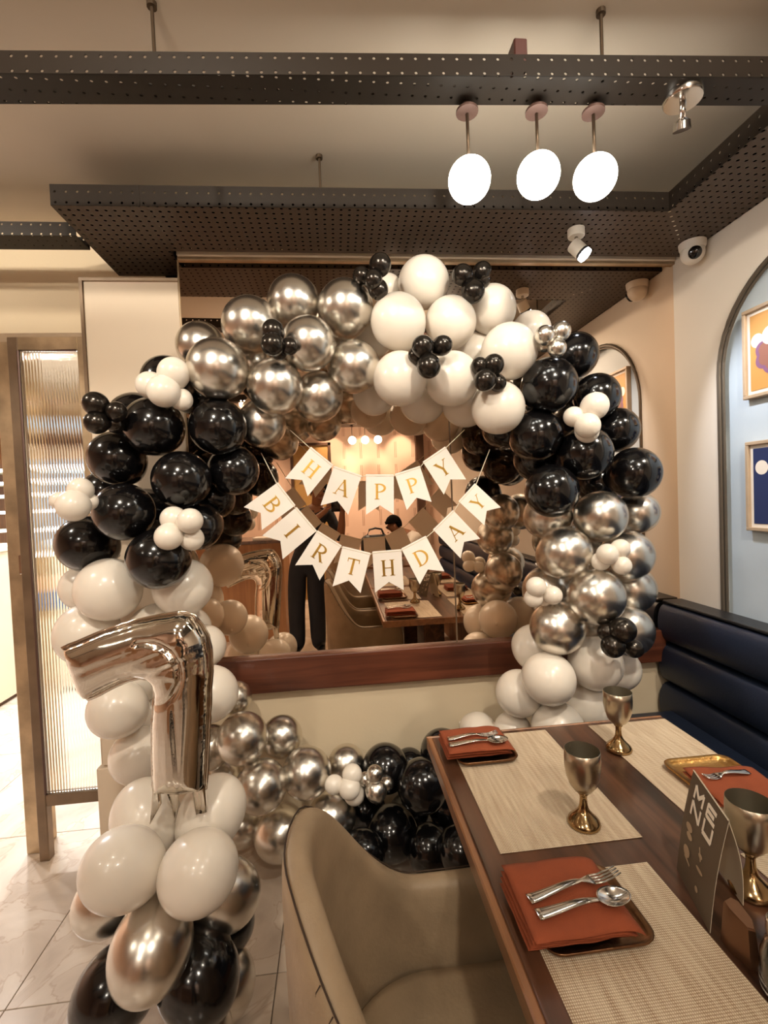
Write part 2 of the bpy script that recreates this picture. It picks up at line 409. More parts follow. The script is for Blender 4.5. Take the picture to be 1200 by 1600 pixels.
# ------------------------------------------------------------------ mirror
mr = thing('wall_mirror', 'large bronze tinted wall mirror above the red-brown ledge', 'mirror', (.5, D, .81))
obj('mirror_pane', MB().box(-.617, .512, D+.0, D+.008, .813, 2.507), M_mirror, mr)
obj('mirror_pane', MB().box(.516, 1.6, D+.0, D+.008, .813, 2.507), M_mirror, mr)
obj('joint_strip', MB().box(.511, .517, D-.003, D+.002, .813, 2.507), M_brown_metal, mr)
obj('top_rail', MB().box(-.617, 1.6, D-.022, D+.012, 2.517, 2.546, .003, 1), M_panel, mr)
obj('rail_lip', MB().box(-.617, 1.6, D-.014, D+.012, 2.504, 2.517, .002, 1), M_brass, mr)
obj('side_edging', MB().box(-.621, -.615, D-.004, D+.01, .813, 2.507), M_brass, mr)

# ------------------------------------------------------------------ perforated cable trays
def rod(t, x, y, z0=2.57, z1=2.72):
    m = MB().tube([(x, y, z0-.03), (x, y, z1)], .0045, 8); m.lathe([(.012, z1-.012), (.012, z1)], (x, y, 0), 12); obj('hanger_rod', m, M_steel, t)
def tray(label, pts_in, pts_out, zb, zt, loc, rods, bmat, smat, open_end=False, liner=False):
    """horizontal channel: bottom sheet between two poly-lines plus an upright lip along each"""
    t = thing('cable_tray', label, 'cable tray', loc)
    n = len(pts_in)
    bm = MB()
    for k in range(n-1):
        poly = [pts_in[k], pts_in[k+1], pts_out[k+1], pts_out[k]]
        bm.prism([(0, 0), (1, 0), (1, 1), (0, 1)], Matrix(), .0) if False else None
        a = [bm.bm.verts.new((x, y, zb)) for x, y in poly]; b = [bm.bm.verts.new((x, y, zb+.002)) for x, y in poly]
        bm.bm.faces.new(a[::-1]); bm.bm.faces.new(b)
    obj('bottom_sheet', bm, bmat, t, uv=True)
    for P in (pts_in, pts_out):
        for k in range(n-1):
            (xa, ya), (xb, yb) = P[k], P[k+1]
            d = Vector((xb-xa, yb-ya, 0)); L = d.length
            if L < .01: continue
            d.normalize(); nn = Vector((-d.y, d.x, 0))
            M = Matrix(((d.x, nn.x, 0, xa), (d.y, nn.y, 0, ya), (0, 0, 1, 0), (0, 0, 0, 1)))
            s = MB().box(0, L, -.001, .001, zb, zt, 0); bmesh.ops.transform(s.bm, matrix=M, verts=s.bm.verts[:])
            obj('side_sheet', s, smat, t, uv=True)
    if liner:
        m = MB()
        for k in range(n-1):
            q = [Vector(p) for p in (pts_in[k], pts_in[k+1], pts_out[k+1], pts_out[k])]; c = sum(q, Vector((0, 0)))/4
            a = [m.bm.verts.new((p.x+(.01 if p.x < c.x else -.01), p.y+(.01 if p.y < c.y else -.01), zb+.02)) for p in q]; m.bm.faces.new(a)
        obj('shade_sheet', m, M_void, t)  # added black sheet, imitates shade so the punched holes look dark
    if open_end:
        for (xa, ya), (xb, yb) in ((pts_in[0], pts_out[0]),):
            s = MB().box(min(xa, xb)-.001, max(xa, xb)+.001, min(ya, yb), max(ya, yb), zb, zt); obj('end_sheet', s, smat, t, uv=True)
    for x, y in rods: rod(t, x, y)
    return t
tray('narrow perforated brown cable tray carrying the three globe lamps', [(-4.1, 1.375), (1.6, 1.10)], [(-4.1, 1.46), (1.6, 1.185)], 2.51, 2.562, (0, 1.2, 2.51), [(-.40, 1.24), (.735, 1.19)], M_tray_rail, M_tray_rail)
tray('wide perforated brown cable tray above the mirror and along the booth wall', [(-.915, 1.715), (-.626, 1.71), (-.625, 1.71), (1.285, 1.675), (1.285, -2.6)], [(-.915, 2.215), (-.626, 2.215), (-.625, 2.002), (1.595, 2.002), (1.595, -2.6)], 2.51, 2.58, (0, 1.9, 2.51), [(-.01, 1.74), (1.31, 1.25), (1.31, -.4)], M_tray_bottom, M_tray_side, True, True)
tray('short narrow cable tray over the fluted glass screen', [(-4.1, 1.93), (-.93, 1.90)], [(-4.1, 2.03), (-.93, 2.00)], 2.51, 2.56, (-1.5, 1.95, 2.51), [(-2.2, 1.95)], M_tray_rail, M_tray_rail)
tray('wide cable tray by the far wall, seen in the mirror', [(-3.0, -2.3), (1.27, -2.3)], [(-3.0, -2.62), (1.27, -2.62)], 2.51, 2.58, (0, -2.4, 2.51), [(0, -2.4), (-1.5, -2.4)], M_tray_bottom, M_tray_side)
tray('narrow cable tray crossing behind the photographer, seen in the mirror', [(-4.1, -.75), (1.27, -.75)], [(-4.1, -.84), (1.27, -.84)], 2.51, 2.58, (0, -.8, 2.51), [(-.6, -.8), (.7, -.8)], M_tray_rail, M_tray_rail)
tag(obj('junction_box', MB().box(.50, .535, 1.19, 1.235, 2.563, 2.64, .003, 1), M_red), 'small oxide red junction box on top of the narrow cable tray', 'junction box')

# ------------------------------------------------------------------ lamps
def globe(name, x, y, z, label, strength=True, group=None):
    t = thing(name, label, 'pendant lamp', (x, y, 2.51), group)
    obj('ceiling_rose', MB().lathe([(.012, 2.483), (.029, 2.486), (.029, 2.492), (.016, 2.500), (.012, 2.509)], (x, y, 0), 20), M_rosecopper, t, True, angle=40)
    obj('rod', MB().tube([(x, y, z+.052), (x, y, 2.49)], .0045, 8), M_steel, t, True)
    m = MB(); bmesh.ops.create_uvsphere(m.bm, u_segments=32, v_segments=20, radius=.0555); bmesh.ops.translate(m.bm, vec=(x, y, z), verts=m.bm.verts[:])
    obj('globe', m, M_globe, t, True)
G1 = 'trio of globe pendant lamps on the near tray'; G2 = 'trio of globe pendant lamps reflected from the far wall'
globe('globe_pendant', .386, 1.24, 2.312, 'glowing opal globe pendant on the near tray, farthest from the booth wall', group=G1)
globe('globe_pendant', .572, 1.23, 2.322, 'glowing opal globe pendant hanging between its two neighbours on the near tray', group=G1)
globe('globe_pendant', .728, 1.225, 2.318, 'glowing opal globe pendant on the near tray, nearest the white spotlight', group=G1)
for x, k in ((.25, 'leftmost'), (.43, 'middle'), (.61, 'rightmost')):
    globe('globe_pendant', x, -2.45, 2.30, 'tiny far glowing globe, %s of three reflected above the HAPPY banner' % k, group=G2)

def downlight(x, y, label, power, group, down=None, spread=150, col=LAMP_WARM, z=2.505, r=.045):
    t = thing('downlight', label, 'downlight', (x, y, z), group)
    obj('housing', MB().lathe([(r, z-.004), (r*1.25, z-.004), (r*1.25, z+.005)], (x, y, 0), 20, cap=False), M_plastic, t)
    obj('lens', MB().lathe([(0, z-.002), (r, z-.002)], (x, y, 0), 20, cap=False), M_downlight, t)
    l = bpy.data.lights.new('lamp', 'SPOT'); l.energy = power; l.color = col; l.spot_size = math.radians(spread); l.spot_blend = .7; l.shadow_soft_size = r
    lo = bpy.data.objects.new('lamp_light', l); COL.objects.link(lo); lo.location = (x, y, z-.012)
    d = Vector(down if down else (0, 0, -1)); lo.rotation_euler = d.to_track_quat('-Z', 'Y').to_euler()
GD = 'downlights in the trays and ceiling'
for x, y, p, lab, aim in ((-.50, .15, 1.0, 'round downlight over the floor in front of the number balloon', (.0, .85, -.33)), (.75, .05, 1.0, 'round downlight over the near table end', (0, .80, -.40)),
                     (-1.75, 1.0, .5, 'round downlight in front of the glass screen', (.62, .75, -.35)), (1.44, .8, .5, 'round downlight in the tray over the booth', (.0, .55, -.6)),
                     (.35, -.8, .55, 'round downlight over the second table', None), (-.9, -.8, .4, 'round downlight behind the photographer', (.3, .8, -.6)),
                     (-2.3, -.6, .3, 'round downlight in the far left of the room', None), (.38, -2.25, .9, 'bright downlight reflected above the far globes', None), (-1.2, -2.2, .8, 'round downlight before the far wall', None)):
    downlight(x, y, lab, LAMP_POWER*p, GD, aim, 96 if aim else 150, z=2.505 if abs(y+.8) < .1 or x > 1.3 or y < -2.1 else 2.705)
for x, k in ((-.05, 'leftmost'), (.45, 'middle'), (1.0, 'rightmost')):
    downlight(x, -2.72, 'wall washer lamp at the far wall, %s of three' % k, LAMP_POWER*.4, 'wall washers reflected from the far wall', (0, -.42, -1), 75, z=2.62, r=.03)

# white spotlight under the wide tray
sx_, sy_ = .985, 1.80
t = thing('spotlight', 'white adjustable spotlight under the wide tray, below the globes', 'spotlight', (sx_, sy_, 2.51))
obj('base', MB().lathe([(.030, 2.478), (.032, 2.482), (.032, 2.509)], (sx_, sy_, 0), 24), M_plastic, t, True, angle=40)
obj('stem', MB().tube([(sx_, sy_, 2.48), (sx_, sy_, 2.445)], .007, 8), M_silverware, t, True)
ax = Vector((.55, -.35, -.8)).normalized(); hp = Vector((sx_-.012, sy_+.005, 2.452))
obj('head', MB().lathe([(.008, -.004), (.026, 0), (.028, .004), (.028, .050)], hp, 24, ax), M_plastic, t, True, angle=40)
obj('black_ring', MB().lathe([(.0285, .050), (.0285, .060)], hp, 24, ax), M_band, t)
obj('lens', MB().lathe([(.027, .0595), (.027, .072), (.0, .073)], hp, 24, ax), M_cool, t)
l = bpy.data.lights.new('lamp', 'SPOT'); l.energy = 18; l.color = (.9, .93, 1); l.spot_size = math.radians(70); l.spot_blend = .6; l.shadow_soft_size = .02
lo = bpy.data.objects.new('lamp_light', l); COL.objects.link(lo); lo.location = hp+ax*.085; lo.rotation_euler = ax.to_track_quat('-Z', 'Y').to_euler()
# bare chrome lamp under the narrow tray, right of the globes
x, y = .955, 1.185
t = thing('ceiling_spot', 'chrome disc lamp under the narrow tray, right of the globes', 'spotlight', (x, y, 2.51))
obj('disc', MB().lathe([(.045, 2.494), (.048, 2.500), (.048, 2.509)], (x, y, 0), 28), M_silverware, t, True, angle=40)
obj('stem', MB().tube([(x, y, 2.496), (x+.004, y+.01, 2.455)], .008, 10), M_silverware, t, True)
obj('head', MB().lathe([(.006, 0), (.02, .012), (.022, .03)], (x+.004, y+.01, 2.462), 20, Vector((.2, .3, -1))), M_silverware, t, True, angle=40)
# camera
cx, cy, cz = 1.548, 1.885, 2.508
t = thing('dome_camera', 'white security camera with black eye above the arched niche', 'security camera', (cx, cy, 2.51))
obj('mount', MB().lathe([(.046, cz-.03), (.05, cz-.02), (.052, cz)], (cx, cy, 0), 28), M_plastic, t, True, angle=40)
m = MB(); bmesh.ops.create_uvsphere(m.bm, u_segments=28, v_segments=18, radius=.046); bmesh.ops.translate(m.bm, vec=(cx, cy, cz-.042), verts=m.bm.verts[:]); obj('housing', m, M_plastic, t, True)
ax = Vector((-.5, -1, -.42)).normalized()
obj('lens', MB().lathe([(.026, .040), (.025, .046), (.018, .051), (0, .053)], (cx, cy, cz-.042), 24, ax), M_lensblack, t, True)

# ------------------------------------------------------------------ fluted glass screen and the bar behind it
gs = thing('glass_screen', 'fluted glass screen in a worn brass frame beside the pillar', 'glass screen', (-1.15, 2.12, 0))
def post(name, x0, x1, z0, z1, m): obj(name, MB().box(x0, x1, 2.085, 2.125, z0, z1, .003, 1), m, gs)
post('post', -1.315, -1.275, 0, 2.2, M_brown_metal); post('post', -1.045, -1.005, .0, 2.2, M_brass)
post('top_rail', -1.275, -1.045, 2.145, 2.2, M_brass); post('bottom_rail', -1.275, -1.045, .235, .285, M_brown_metal)
obj('inner_bead', MB().tube([(-1.272, 2.082, .29), (-1.272, 2.082, 2.142), (-1.048, 2.082, 2.142)], .005, 6), M_rosecopper, gs)
n = 20; rows = []
xs = [-1.274 + .228*k/(n*8) for k in range(n*8+1)]
prof = lambda x: .0020*abs(math.sin(PI*(x+1.274)/.228*n))
front = [(x, 2.099-prof(x)) for x in xs]; back = [(x, 2.108) for x in (xs[-1], xs[0])]
obj('glass_pane', MB().prism(front+back, Matrix.Translation((0, 0, .286)), 1.858), M_flute, gs, True, angle=35)
jb = struct(obj('trim_3', MB().box(-1.40, -1.335, 2.14, 2.25, 0, 2.2, .004, 1), M_brass), 'brass door jamb beside the glass screen')
obj('hinge', MB().box(-1.345, -1.325, 2.12, 2.15, 1.22, 1.3, .002, 1), M_silverware, jb)
ct = thing('bar_counter', 'white laminate bar counter beyond the doorway', 'counter', (-2.9, 4, 0))
obj('body', MB().box(-3.9, -2.62, 3.7, 4.4, 0.03, 1.18, .006, 1), M_whitebox, ct); obj('worktop', MB().box(-3.92, -2.60, 3.68, 4.42, 1.18, 1.22, .006, 1), M_whitebox, ct)
obj('kickboard', MB().box(-3.88, -2.64, 3.72, 4.38, 0, .03), M_redbrown, ct)
br = thing('back_bar', 'brightly lit white back bar shelving behind the fluted glass', 'shelving', (-2.2, 4.9, 0))
obj('cabinet', MB().box(-3.3, -.75, 4.55, 5.15, 0, .78, .004, 1), M_whitebox, br)
obj('plinth_strip', MB().box(-3.3, -.75, 4.53, 4.56, .78, .92), M_peach, br)
obj('blue_panel', MB().box(-3.3, -.75, 4.50, 4.54, .64, .79), M_bluebox, br)
obj('back_panel', MB().box(-3.3, -.75, 5.1, 5.19, .8, 2.4), M_panel, br)
obj('added_glow_strip', MB().box(-3.28, -.77, 5.06, 5.1, 2.28, 2.38), M_backlit, br)  # added glowing strip, stands in for the light wash high on the wall
obj('dark_band', MB().box(-3.28, -.77, 5.07, 5.1, 2.12, 2.22), M_redbrown, br)
obj('backlit_panel', MB().box(-3.28, -.77, 5.09, 5.1, 1.08, 1.98), M_backlit, br)
for k, z in enumerate((1.08, 1.30, 1.47, 1.62, 1.74, 1.86)):
    s = obj('shelf', MB().box(-3.3, -.75, 4.72, 5.1, z, z+.03, .003, 1), M_whitebox, br)
    obj('light_strip', MB().box(-3.28, -.77, 4.70, 4.715, z+.004, z+.03), M_led, s)
obj('upright', MB().box(-3.34, -3.3, 4.7, 5.15, 0, 2.4), M_cabinet, br); obj('upright', MB().box(-.75, -.725, 4.7, 5.15, 0, 2.4), M_cabinet, br)
for x, z, mm, ww, lab_ in ((-2.9, 1.11, M_bluebox, .05, ('blue', 'first on the lowest shelf')), (-2.6, 1.11, M_gold_plate, .04, ('golden', 'lowest shelf')), (-2.35, 1.11, M_bluebox, .06, ('wide blue', 'lowest shelf between gold and amber')), (-2.1, 1.11, M_yellow, .045, ('amber', 'lowest shelf')), (-2.75, 1.335, M_cabinet, .05, ('brown', 'second shelf')), (-2.3, 1.335, M_bluebox, .05, ('blue', 'second shelf beside the brown one'))):
    tag(obj('bottle', MB().lathe([(ww*.6, z), (ww*.7, z+.004), (ww*.7, z+.085), (.014, z+.115), (.014, z+.138), (0, z+.138)], (x, 4.9, 0), 16), mm, None, True, angle=40), 'blurred %s bottle on the back bar shelf, %s' % lab_, 'bottle', 'bottles on the back bar')
for k, x in (('first', -2.9), ('second', -2.5), ('third', -2.1), ('last', -1.7)):
    downlight(x, 3.3, 'cool ceiling lamp over the bar, %s from the counter side' % k, 80, 'cool lamps over the bar', None, 160, (.95, .96, 1.0), z=2.705)
post_ = struct(obj('trim_4', MB().box(-3.05, -2.98, 3.35, 3.42, 0, 2.72), M_cabinet), 'wooden post beside the bar')

# ------------------------------------------------------------------ booth on the right wall
bo = thing('booth_bench', 'navy leather booth with horizontal channel back along the niche wall', 'booth', (1.4, 0, 0))
for k in range(5):
    z1 = .938-k*.186; z0 = z1-.186; y0, y1 = -2.7, 2.055; rows = []
    prof = []
    for q in range(13):
        a = PI*q/12; prof.append((1.535-.062*math.sin(a)**.55, z0+.004+(z1-z0-.008)*(1-math.cos(a))/2))
    prof = [(1.59, z0+.004)]+prof+[(1.59, z1-.004)]
    M = Matrix(((1, 0, 0, 0), (0, 0, 1, y0), (0, 1, 0, 0), (0, 0, 0, 1)))
    obj('back_channel', MB().prism(prof, M, y1-y0), M_navy, bo, True, angle=50)
obj('top_cap', MB().box(1.50, 1.598, -2.7, 2.058, .938, .950, .003, 1), M_band, bo)
obj('seat_cushion', MB().box(1.06, 1.53, -2.7, 2.0, .33, .46, .03, 3), M_navy, bo, True, angle=50)
obj('seat_box', MB().box(1.10, 1.59, -2.7, 2.0, 0, .33), M_cabinet, bo)

# ------------------------------------------------------------------ framed prints in the niche
def framed(label, y1, y0, z0, z1, bg, shapes):
    t = thing('framed_print', label, 'picture', (1.62, (y0+y1)/2, z0))
    fw = .014
    for a, b_, c, d in ((y0, y1, z0, z0+fw), (y0, y1, z1-fw, z1), (y0, y0+fw, z0+fw, z1-fw), (y1-fw, y1, z0+fw, z1-fw)):
        obj('frame_bar', MB().box(1.598, 1.625, a, b_, c, d, .002, 1), M_frame, t)
    obj('mount', MB().box(1.610, 1.624, y0+fw, y1-fw, z0+fw, z1-fw), M_paper, t)
    pr = obj('print', MB().box(1.608, 1.611, y0+fw+.014, y1-fw-.014, z0+fw+.014, z1-fw-.014), bg, t)
    for k, (mm, poly) in enumerate(shapes):
        M = Matrix(((0, 0, -1, 1.6078-.0004*k), (-1, 0, 0, y1-fw-.014), (0, 1, 0, z0+fw+.014), (0, 0, 0, 1)))
        obj('printed_shape', MB().prism(poly, M, .0003), mm, pr)
circ = lambda x, y, r, n=28: [(x+r*math.cos(2*PI*k/n), y+r*math.sin(2*PI*k/n)) for k in range(n)]
flower = lambda x, y, r, n=7: [(x+r*(1+.16*abs(math.cos(n*a/2)))*math.cos(a), y+r*(1+.16*abs(math.cos(n*a/2)))*math.sin(a)) for a in [2*PI*k/70 for k in range(70)]]
W_ = .205
framed('orange framed print with a purple flower and pale discs in the niche', 1.705, 1.465, 1.805, 2.145, M_orange,
       [(M_paper, circ(.03, .185, .026)), (M_purple, flower(.095, .125, .066)), (M_plum, flower(.097, .127, .055)), (M_paper, circ(.085, .19, .034)), (M_paper, circ(.15, .21, .03)), (M_plum, [(.09, .02), (.1, .02), (.1, .12), (.09, .12)])])
framed('navy framed print with a white disc, lower in the niche', 1.70, 1.46, 1.295, 1.64, M_navyprint,
       [(M_paper, circ(.036, .215, .027)), (M_paper, circ(.13, .09, .04)), (M_bluebox, flower(.13, .2, .03))])

# ------------------------------------------------------------------ tables
tb = thing('dining_table', 'dark walnut dining table nearest the mirror, set for four', 'table', (.62, .87, 0), 'row of dining tables')
obj('tabletop', MB().box(.256, 1.0, .35, 1.385, .712, .75, .003, 1), M_walnut, tb)
obj('edge_band', MB().box(.240, .256, .35, 1.385, .712, .7505, .003, 1), M_walnut_edge, tb)
obj('edge_band', MB().box(.240, 1.0, 1.385, 1.393, .712, .7505, .002, 1), M_walnut_edge, tb)
obj('pedestal', MB().box(.55, .69, .72, 1.02, .03, .712, .006, 1), M_walnut, tb)
obj('base_plate', MB().box(.42, .82, .62, 1.12, 0, .03, .006, 1), M_steel, tb)
dup(tb, (0, -1.06, 0), 'dark walnut table beside the photographer, second from the mirror', 'row of dining tables')
dup(tb, (0, -2.25, 0), 'dark walnut table where the seated diner leans, farthest from the mirror', 'row of dining tables')

def placemat(x0, x1, y0, y1, label):
    tag(obj('placemat', MB().box(x0, x1, y0, y1, .7505, .7525, .0008, 1), M_mat), label, 'placemat', 'woven placemats')
placemat(.298, .604, .905, 1.365, 'woven beige placemat under the far folded napkin, away from the booth')
placemat(.742, .995, .90, 1.365, 'woven beige placemat under the far goblet, beside the booth')
placemat(.290, .570, .385, .842, 'woven beige placemat under the nearest napkin plate')
placemat(.760, .992, .39, .835, 'woven beige placemat behind the biggest goblet, beside the booth')
placemat(.298, .60, -.16, .29, 'woven placemat on the second table, away from the booth, seen in the mirror')
placemat(.742, .992, -.16, .29, 'woven placemat on the second table, booth side, seen in the mirror')

def goblet(x, y, label):
    t = thing('goblet', label, 'goblet', (x, y, .7525), 'aged brass goblets'); z = .7525
    obj('base', MB().lathe([(.030, 0), (.0335, .002), (.0345, .006), (.032, .012), (.025, .019), (.016, .028), (.011, .036), (.0085, .046), (.0075, .058), (.008, .066), (.0115, .070), (.0105, .074)], (x, y, z), 36), M_goblet_base, t, True)
    obj('bowl', MB().lathe([(.0105, .073), (.019, .078), (.028, .090), (.0345, .108), (.0372, .128), (.0376, .146), (.0370, .165), (.0362, .1655)], (x, y, z), 40, cap=False), M_goblet, t, True)
    obj('inside', MB().lathe([(0, .080), (.014, .083), (.026, .094), (.0325, .11), (.0354, .13), (.0360, .150), (.0362, .1655)], (x, y, z), 40, cap=False), M_goblet_in, t, True, fix=False)
    return t
goblet(.752, 1.222, 'brass goblet farthest away, on the booth side placemat'); g2 = goblet(.505, .958, 'brass goblet at the corner of the far placemat, between two napkins')
goblet(.705, .752, 'biggest looking brass goblet, behind the menu card at the frame edge')
goblet(.52, .05, 'brass goblet on the second table, away from the booth, seen in the mirror'); goblet(.76, .12, 'brass goblet on the second table, booth side, seen in the mirror')

def plate(x0, x1, y0, y1, mm, label, z=.7525):
    t = thing('square_plate', label, 'plate', ((x0+x1)/2, (y0+y1)/2, z), 'square metal plates')
    cx, cy = (x0+x1)/2, (y0+y1)/2; a, b = (x1-x0)/2, (y1-y0)/2
    def ring(s, zz):
        r = .028; out = []
        A, B_ = a-s, b-s; r = max(.006, r-s*.6)
        for (sx, sy, a0) in ((1, 1, 0), (-1, 1, 90), (-1, -1, 180), (1, -1, 270)):
            for k in range(6):
                q = math.radians(a0+18*k); out.append((cx+sx*(A-r)+r*math.cos(q), cy+sy*(B_-r)+r*math.sin(q), z+zz))
        return out
    m = MB(); V = m.quadstrip([ring(.014, 0), ring(.004, .008), ring(0, .015), ring(.002, .0165), ring(.008, .010), ring(.016, .0045), ring(.03, .003)], True)
    m.bm.faces.new(V[0][::-1]); m.bm.faces.new(V[-1])
    obj('dish', m, mm, t, True)
    return t

def napkin(x0, x1, y0, y1, z, label, layers=3, th=.011, rot=0., sag=.004, hang=True):
    """a folded cloth: stacked folds that join in rounded bends along the x0 edge"""
    cx, cy = (x0+x1)/2, (y0+y1)/2; m = MB(); w, d = (x1-x0), (y1-y0)
    NX, NY = 22, 16
    def top(u, v, k):
        s = pnoise(Vector((u*3+k*7, v*3, k*3.1)))*.5
        return s
    for k in range(layers):
        inset = .004*(layers-1-k) if k < layers-1 else 0
        X0, X1 = x0+.002*k, x1-.010*((layers-1-k) % 2)-inset*.5; Y0, Y1 = y0+inset*1.6, y1-inset*.5
        zb = z+k*th; rows = []
        for i in range(NX+1):
            u = i/NX
            for side in (0,): pass
        def P(u, v, t):
            x = X0+(X1-X0)*u; y = Y0+(Y1-Y0)*v
            e = min(u, 1-u, v*d/w, (1-v)*d/w)*w
            rnd = 1-math.exp(-e/.006)
            zz = zb+th*.5+(t-.5)*th*(.12+.86*rnd)
            n = top(u, v, k)
            zz += (n*.006 if t > .5 or k else n*.002*0) * (1 if k == layers-1 else .35)
            zz -= sag*(max(0, u-.8)/.2)**2*k
            bul = math.sin(PI*t)*.004
            return Vector((x+n*.003-(bul if u == 0 else 0)+(bul if u == 1 else 0), y+pnoise(Vector((u*4, k*5., 2)))*.004*(1 if v in (0, 1) else .4), zz))
        g = {}
        for i in range(NX+1):
            for j in range(NY+1):
                for t in (0, 1): g[i, j, t] = m.bm.verts.new(P(i/NX, j/NY, t))
        for i in range(NX):
            for j in range(NY):
                for t in (0, 1):
                    q = (g[i, j, t], g[i+1, j, t], g[i+1, j+1, t], g[i, j+1, t]); m.bm.faces.new(q if t else q[::-1])
        for i in range(NX):
            for j in (0, NY): m.bm.faces.new((g[i, j, 0], g[i+1, j, 0], g[i+1, j, 1], g[i, j, 1]))
        for j in range(NY):
            for i in (0, NX): m.bm.faces.new((g[i, j, 0], g[i, j+1, 0], g[i, j+1, 1], g[i, j, 1]))
    if rot: bmesh.ops.transform(m.bm, matrix=Matrix.Translation((cx, cy, 0)) @ Matrix.Rotation(rot, 4, 'Z') @ Matrix.Translation((-cx, -cy, 0)), verts=m.bm.verts[:])
    o = obj('napkin', m, M_napkin, None, True); return tag(o, label, 'napkin', 'folded rust napkins')

def ribbon(path, widths, thick):
    """flat metal bar: path points, half widths, half thickness, with a slightly crowned section"""
    m = MB(); rows = []
    for i, p in enumerate(path):
        a = path[max(0, i-1)]; b = path[min(len(path)-1, i+1)]; t = (b-a).normalized(); s = Vector((-t.y, t.x, 0)).normalized(); n = t.cross(s)
        if n.z < 0: n = -n
        w_ = widths[i]; h = thick[i] if isinstance(thick, list) else thick
        rows.append([p+s*w_*math.cos(2*PI*k/10)+n*h*math.sin(2*PI*k/10) for k in range(10)])
    V = m.quadstrip(rows, True); m.bm.faces.new(V[0][::-1]); m.bm.faces.new(V[-1]); return m
def fork(a, b, z, label):
    a = Vector((*a, z)); b = Vector((*b, z)); d = b-a; L = d.length; d.normalize(); s = Vector((-d.y, d.x, 0)); up = Vector((0, 0, 1))
    t = thing('fork', label, 'fork', a, 'steel forks')
    N = 16; path = []; wd = []
    for i in range(N+1):
        u = i/N*.70; zz = .003+.010*math.sin(PI*min(1, u/.70)*1.0)*(u/.7)
        path.append(a+d*L*u+up*zz); wd.append(.0075*(1-u/.70)**.8+.0032 if u < .55 else .0034+.0085*max(0, (u-.58)/.12))
    obj('handle', ribbon(path, wd, .0018), M_silverware, t, True)
    e = path[-1]
    for k in range(4):
        o = (k-1.5)*.0058
        p = [e+s*o+up*0, e+d*L*.10+s*o-up*.002, e+d*L*.20+s*o+up*.0, e+d*L*.30+s*o*.92+up*.004]
        obj('tine', ribbon(p, [.0022, .0021, .0018, .0010], .0012), M_silverware, t, True)
def spoon(a, b, z, label):
    a = Vector((*a, z)); b = Vector((*b, z)); d = b-a; L = d.length; d.normalize(); s = Vector((-d.y, d.x, 0)); up = Vector((0, 0, 1))
    t = thing('spoon', label, 'spoon', a, 'steel spoons')
    N = 14; path = []; wd = []
    for i in range(N+1):
        u = i/N*.68; path.append(a+d*L*u+up*(.003+.009*math.sin(PI*u/.75)*(u/.6))); wd.append(.0078*(1-u/.68)**.8+.0034)
    obj('handle', ribbon(path, wd, .0018), M_silverware, t, True)
    m = MB(); c = a+d*L*.83+up*.007; rows = []
    for i in range(9):
        r = i/8; rows.append([c+d*L*.175*r*math.cos(q)+s*.0195*r*math.sin(q)*(1-.12*math.cos(q))+up*(.008*r*r-.006) for q in [2*PI*k/28 for k in range(28)]])
    for i in range(8, -1, -1):
        r = i/8; rows.append([c+d*L*.175*r*math.cos(q)+s*.0195*r*math.sin(q)*(1-.12*math.cos(q))+up*(.008*r*r-.0075) for q in [2*PI*k/28 for k in range(28)]])
    m.quadstrip(rows, True); bmesh.ops.remove_doubles(m.bm, verts=m.bm.verts[:], dist=1e-6)
    obj('bowl', m, M_silverware, t, True)

plate(.292, .478, .672, .836, M_plate, 'dark copper square plate nearest the viewer, under a napkin')
napkin(.266, .448, .668, .822, .7635, 'rust orange folded napkin nearest the viewer, with fork and spoon on it', 4, .0095)
fork((.287, .733), (.462, .765), .805, 'steel fork on the nearest napkin'); spoon((.289, .704), (.452, .716), .805, 'steel spoon on the nearest napkin')
plate(.292, .462, 1.20, 1.378, M_plate, 'dark copper square plate at the far table corner, under a napkin')
napkin(.266, .452, 1.215, 1.345, .7635, 'rust orange folded napkin at the far table corner nearest the mirror', 3, .0105)
fork((.280, 1.275), (.425, 1.282), .797, 'steel fork on the far corner napkin'); spoon((.276, 1.245), (.44, 1.24), .797, 'steel spoon on the far corner napkin')
plate(.808, .99, .955, 1.135, M_gold_plate, 'golden square plate beside the booth, half covered by a napkin')
napkin(.822, .995, .93, 1.072, .762, 'rust orange napkin on the golden plate beside the booth', 2, .008, rot=-.12)
fork((.962, 1.030), (.845, 1.026), .779, 'steel fork on the napkin of the golden plate')
plate(.292, .47, -.02, .16, M_plate, 'dark square plate on the second table, seen in the mirror')
napkin(.29, .46, -.01, .145, .7635, 'rust napkin on the second table, away from the booth, seen in the mirror', 3, .0105)
napkin(.80, .97, -.02, .14, .755, 'rust napkin on the second table, booth side, seen in the mirror', 3, .0105)
napkin(.80, .97, .52, .67, .755, 'rust napkin on the booth side placemat nearest the viewer, seen in the mirror', 3, .0105)

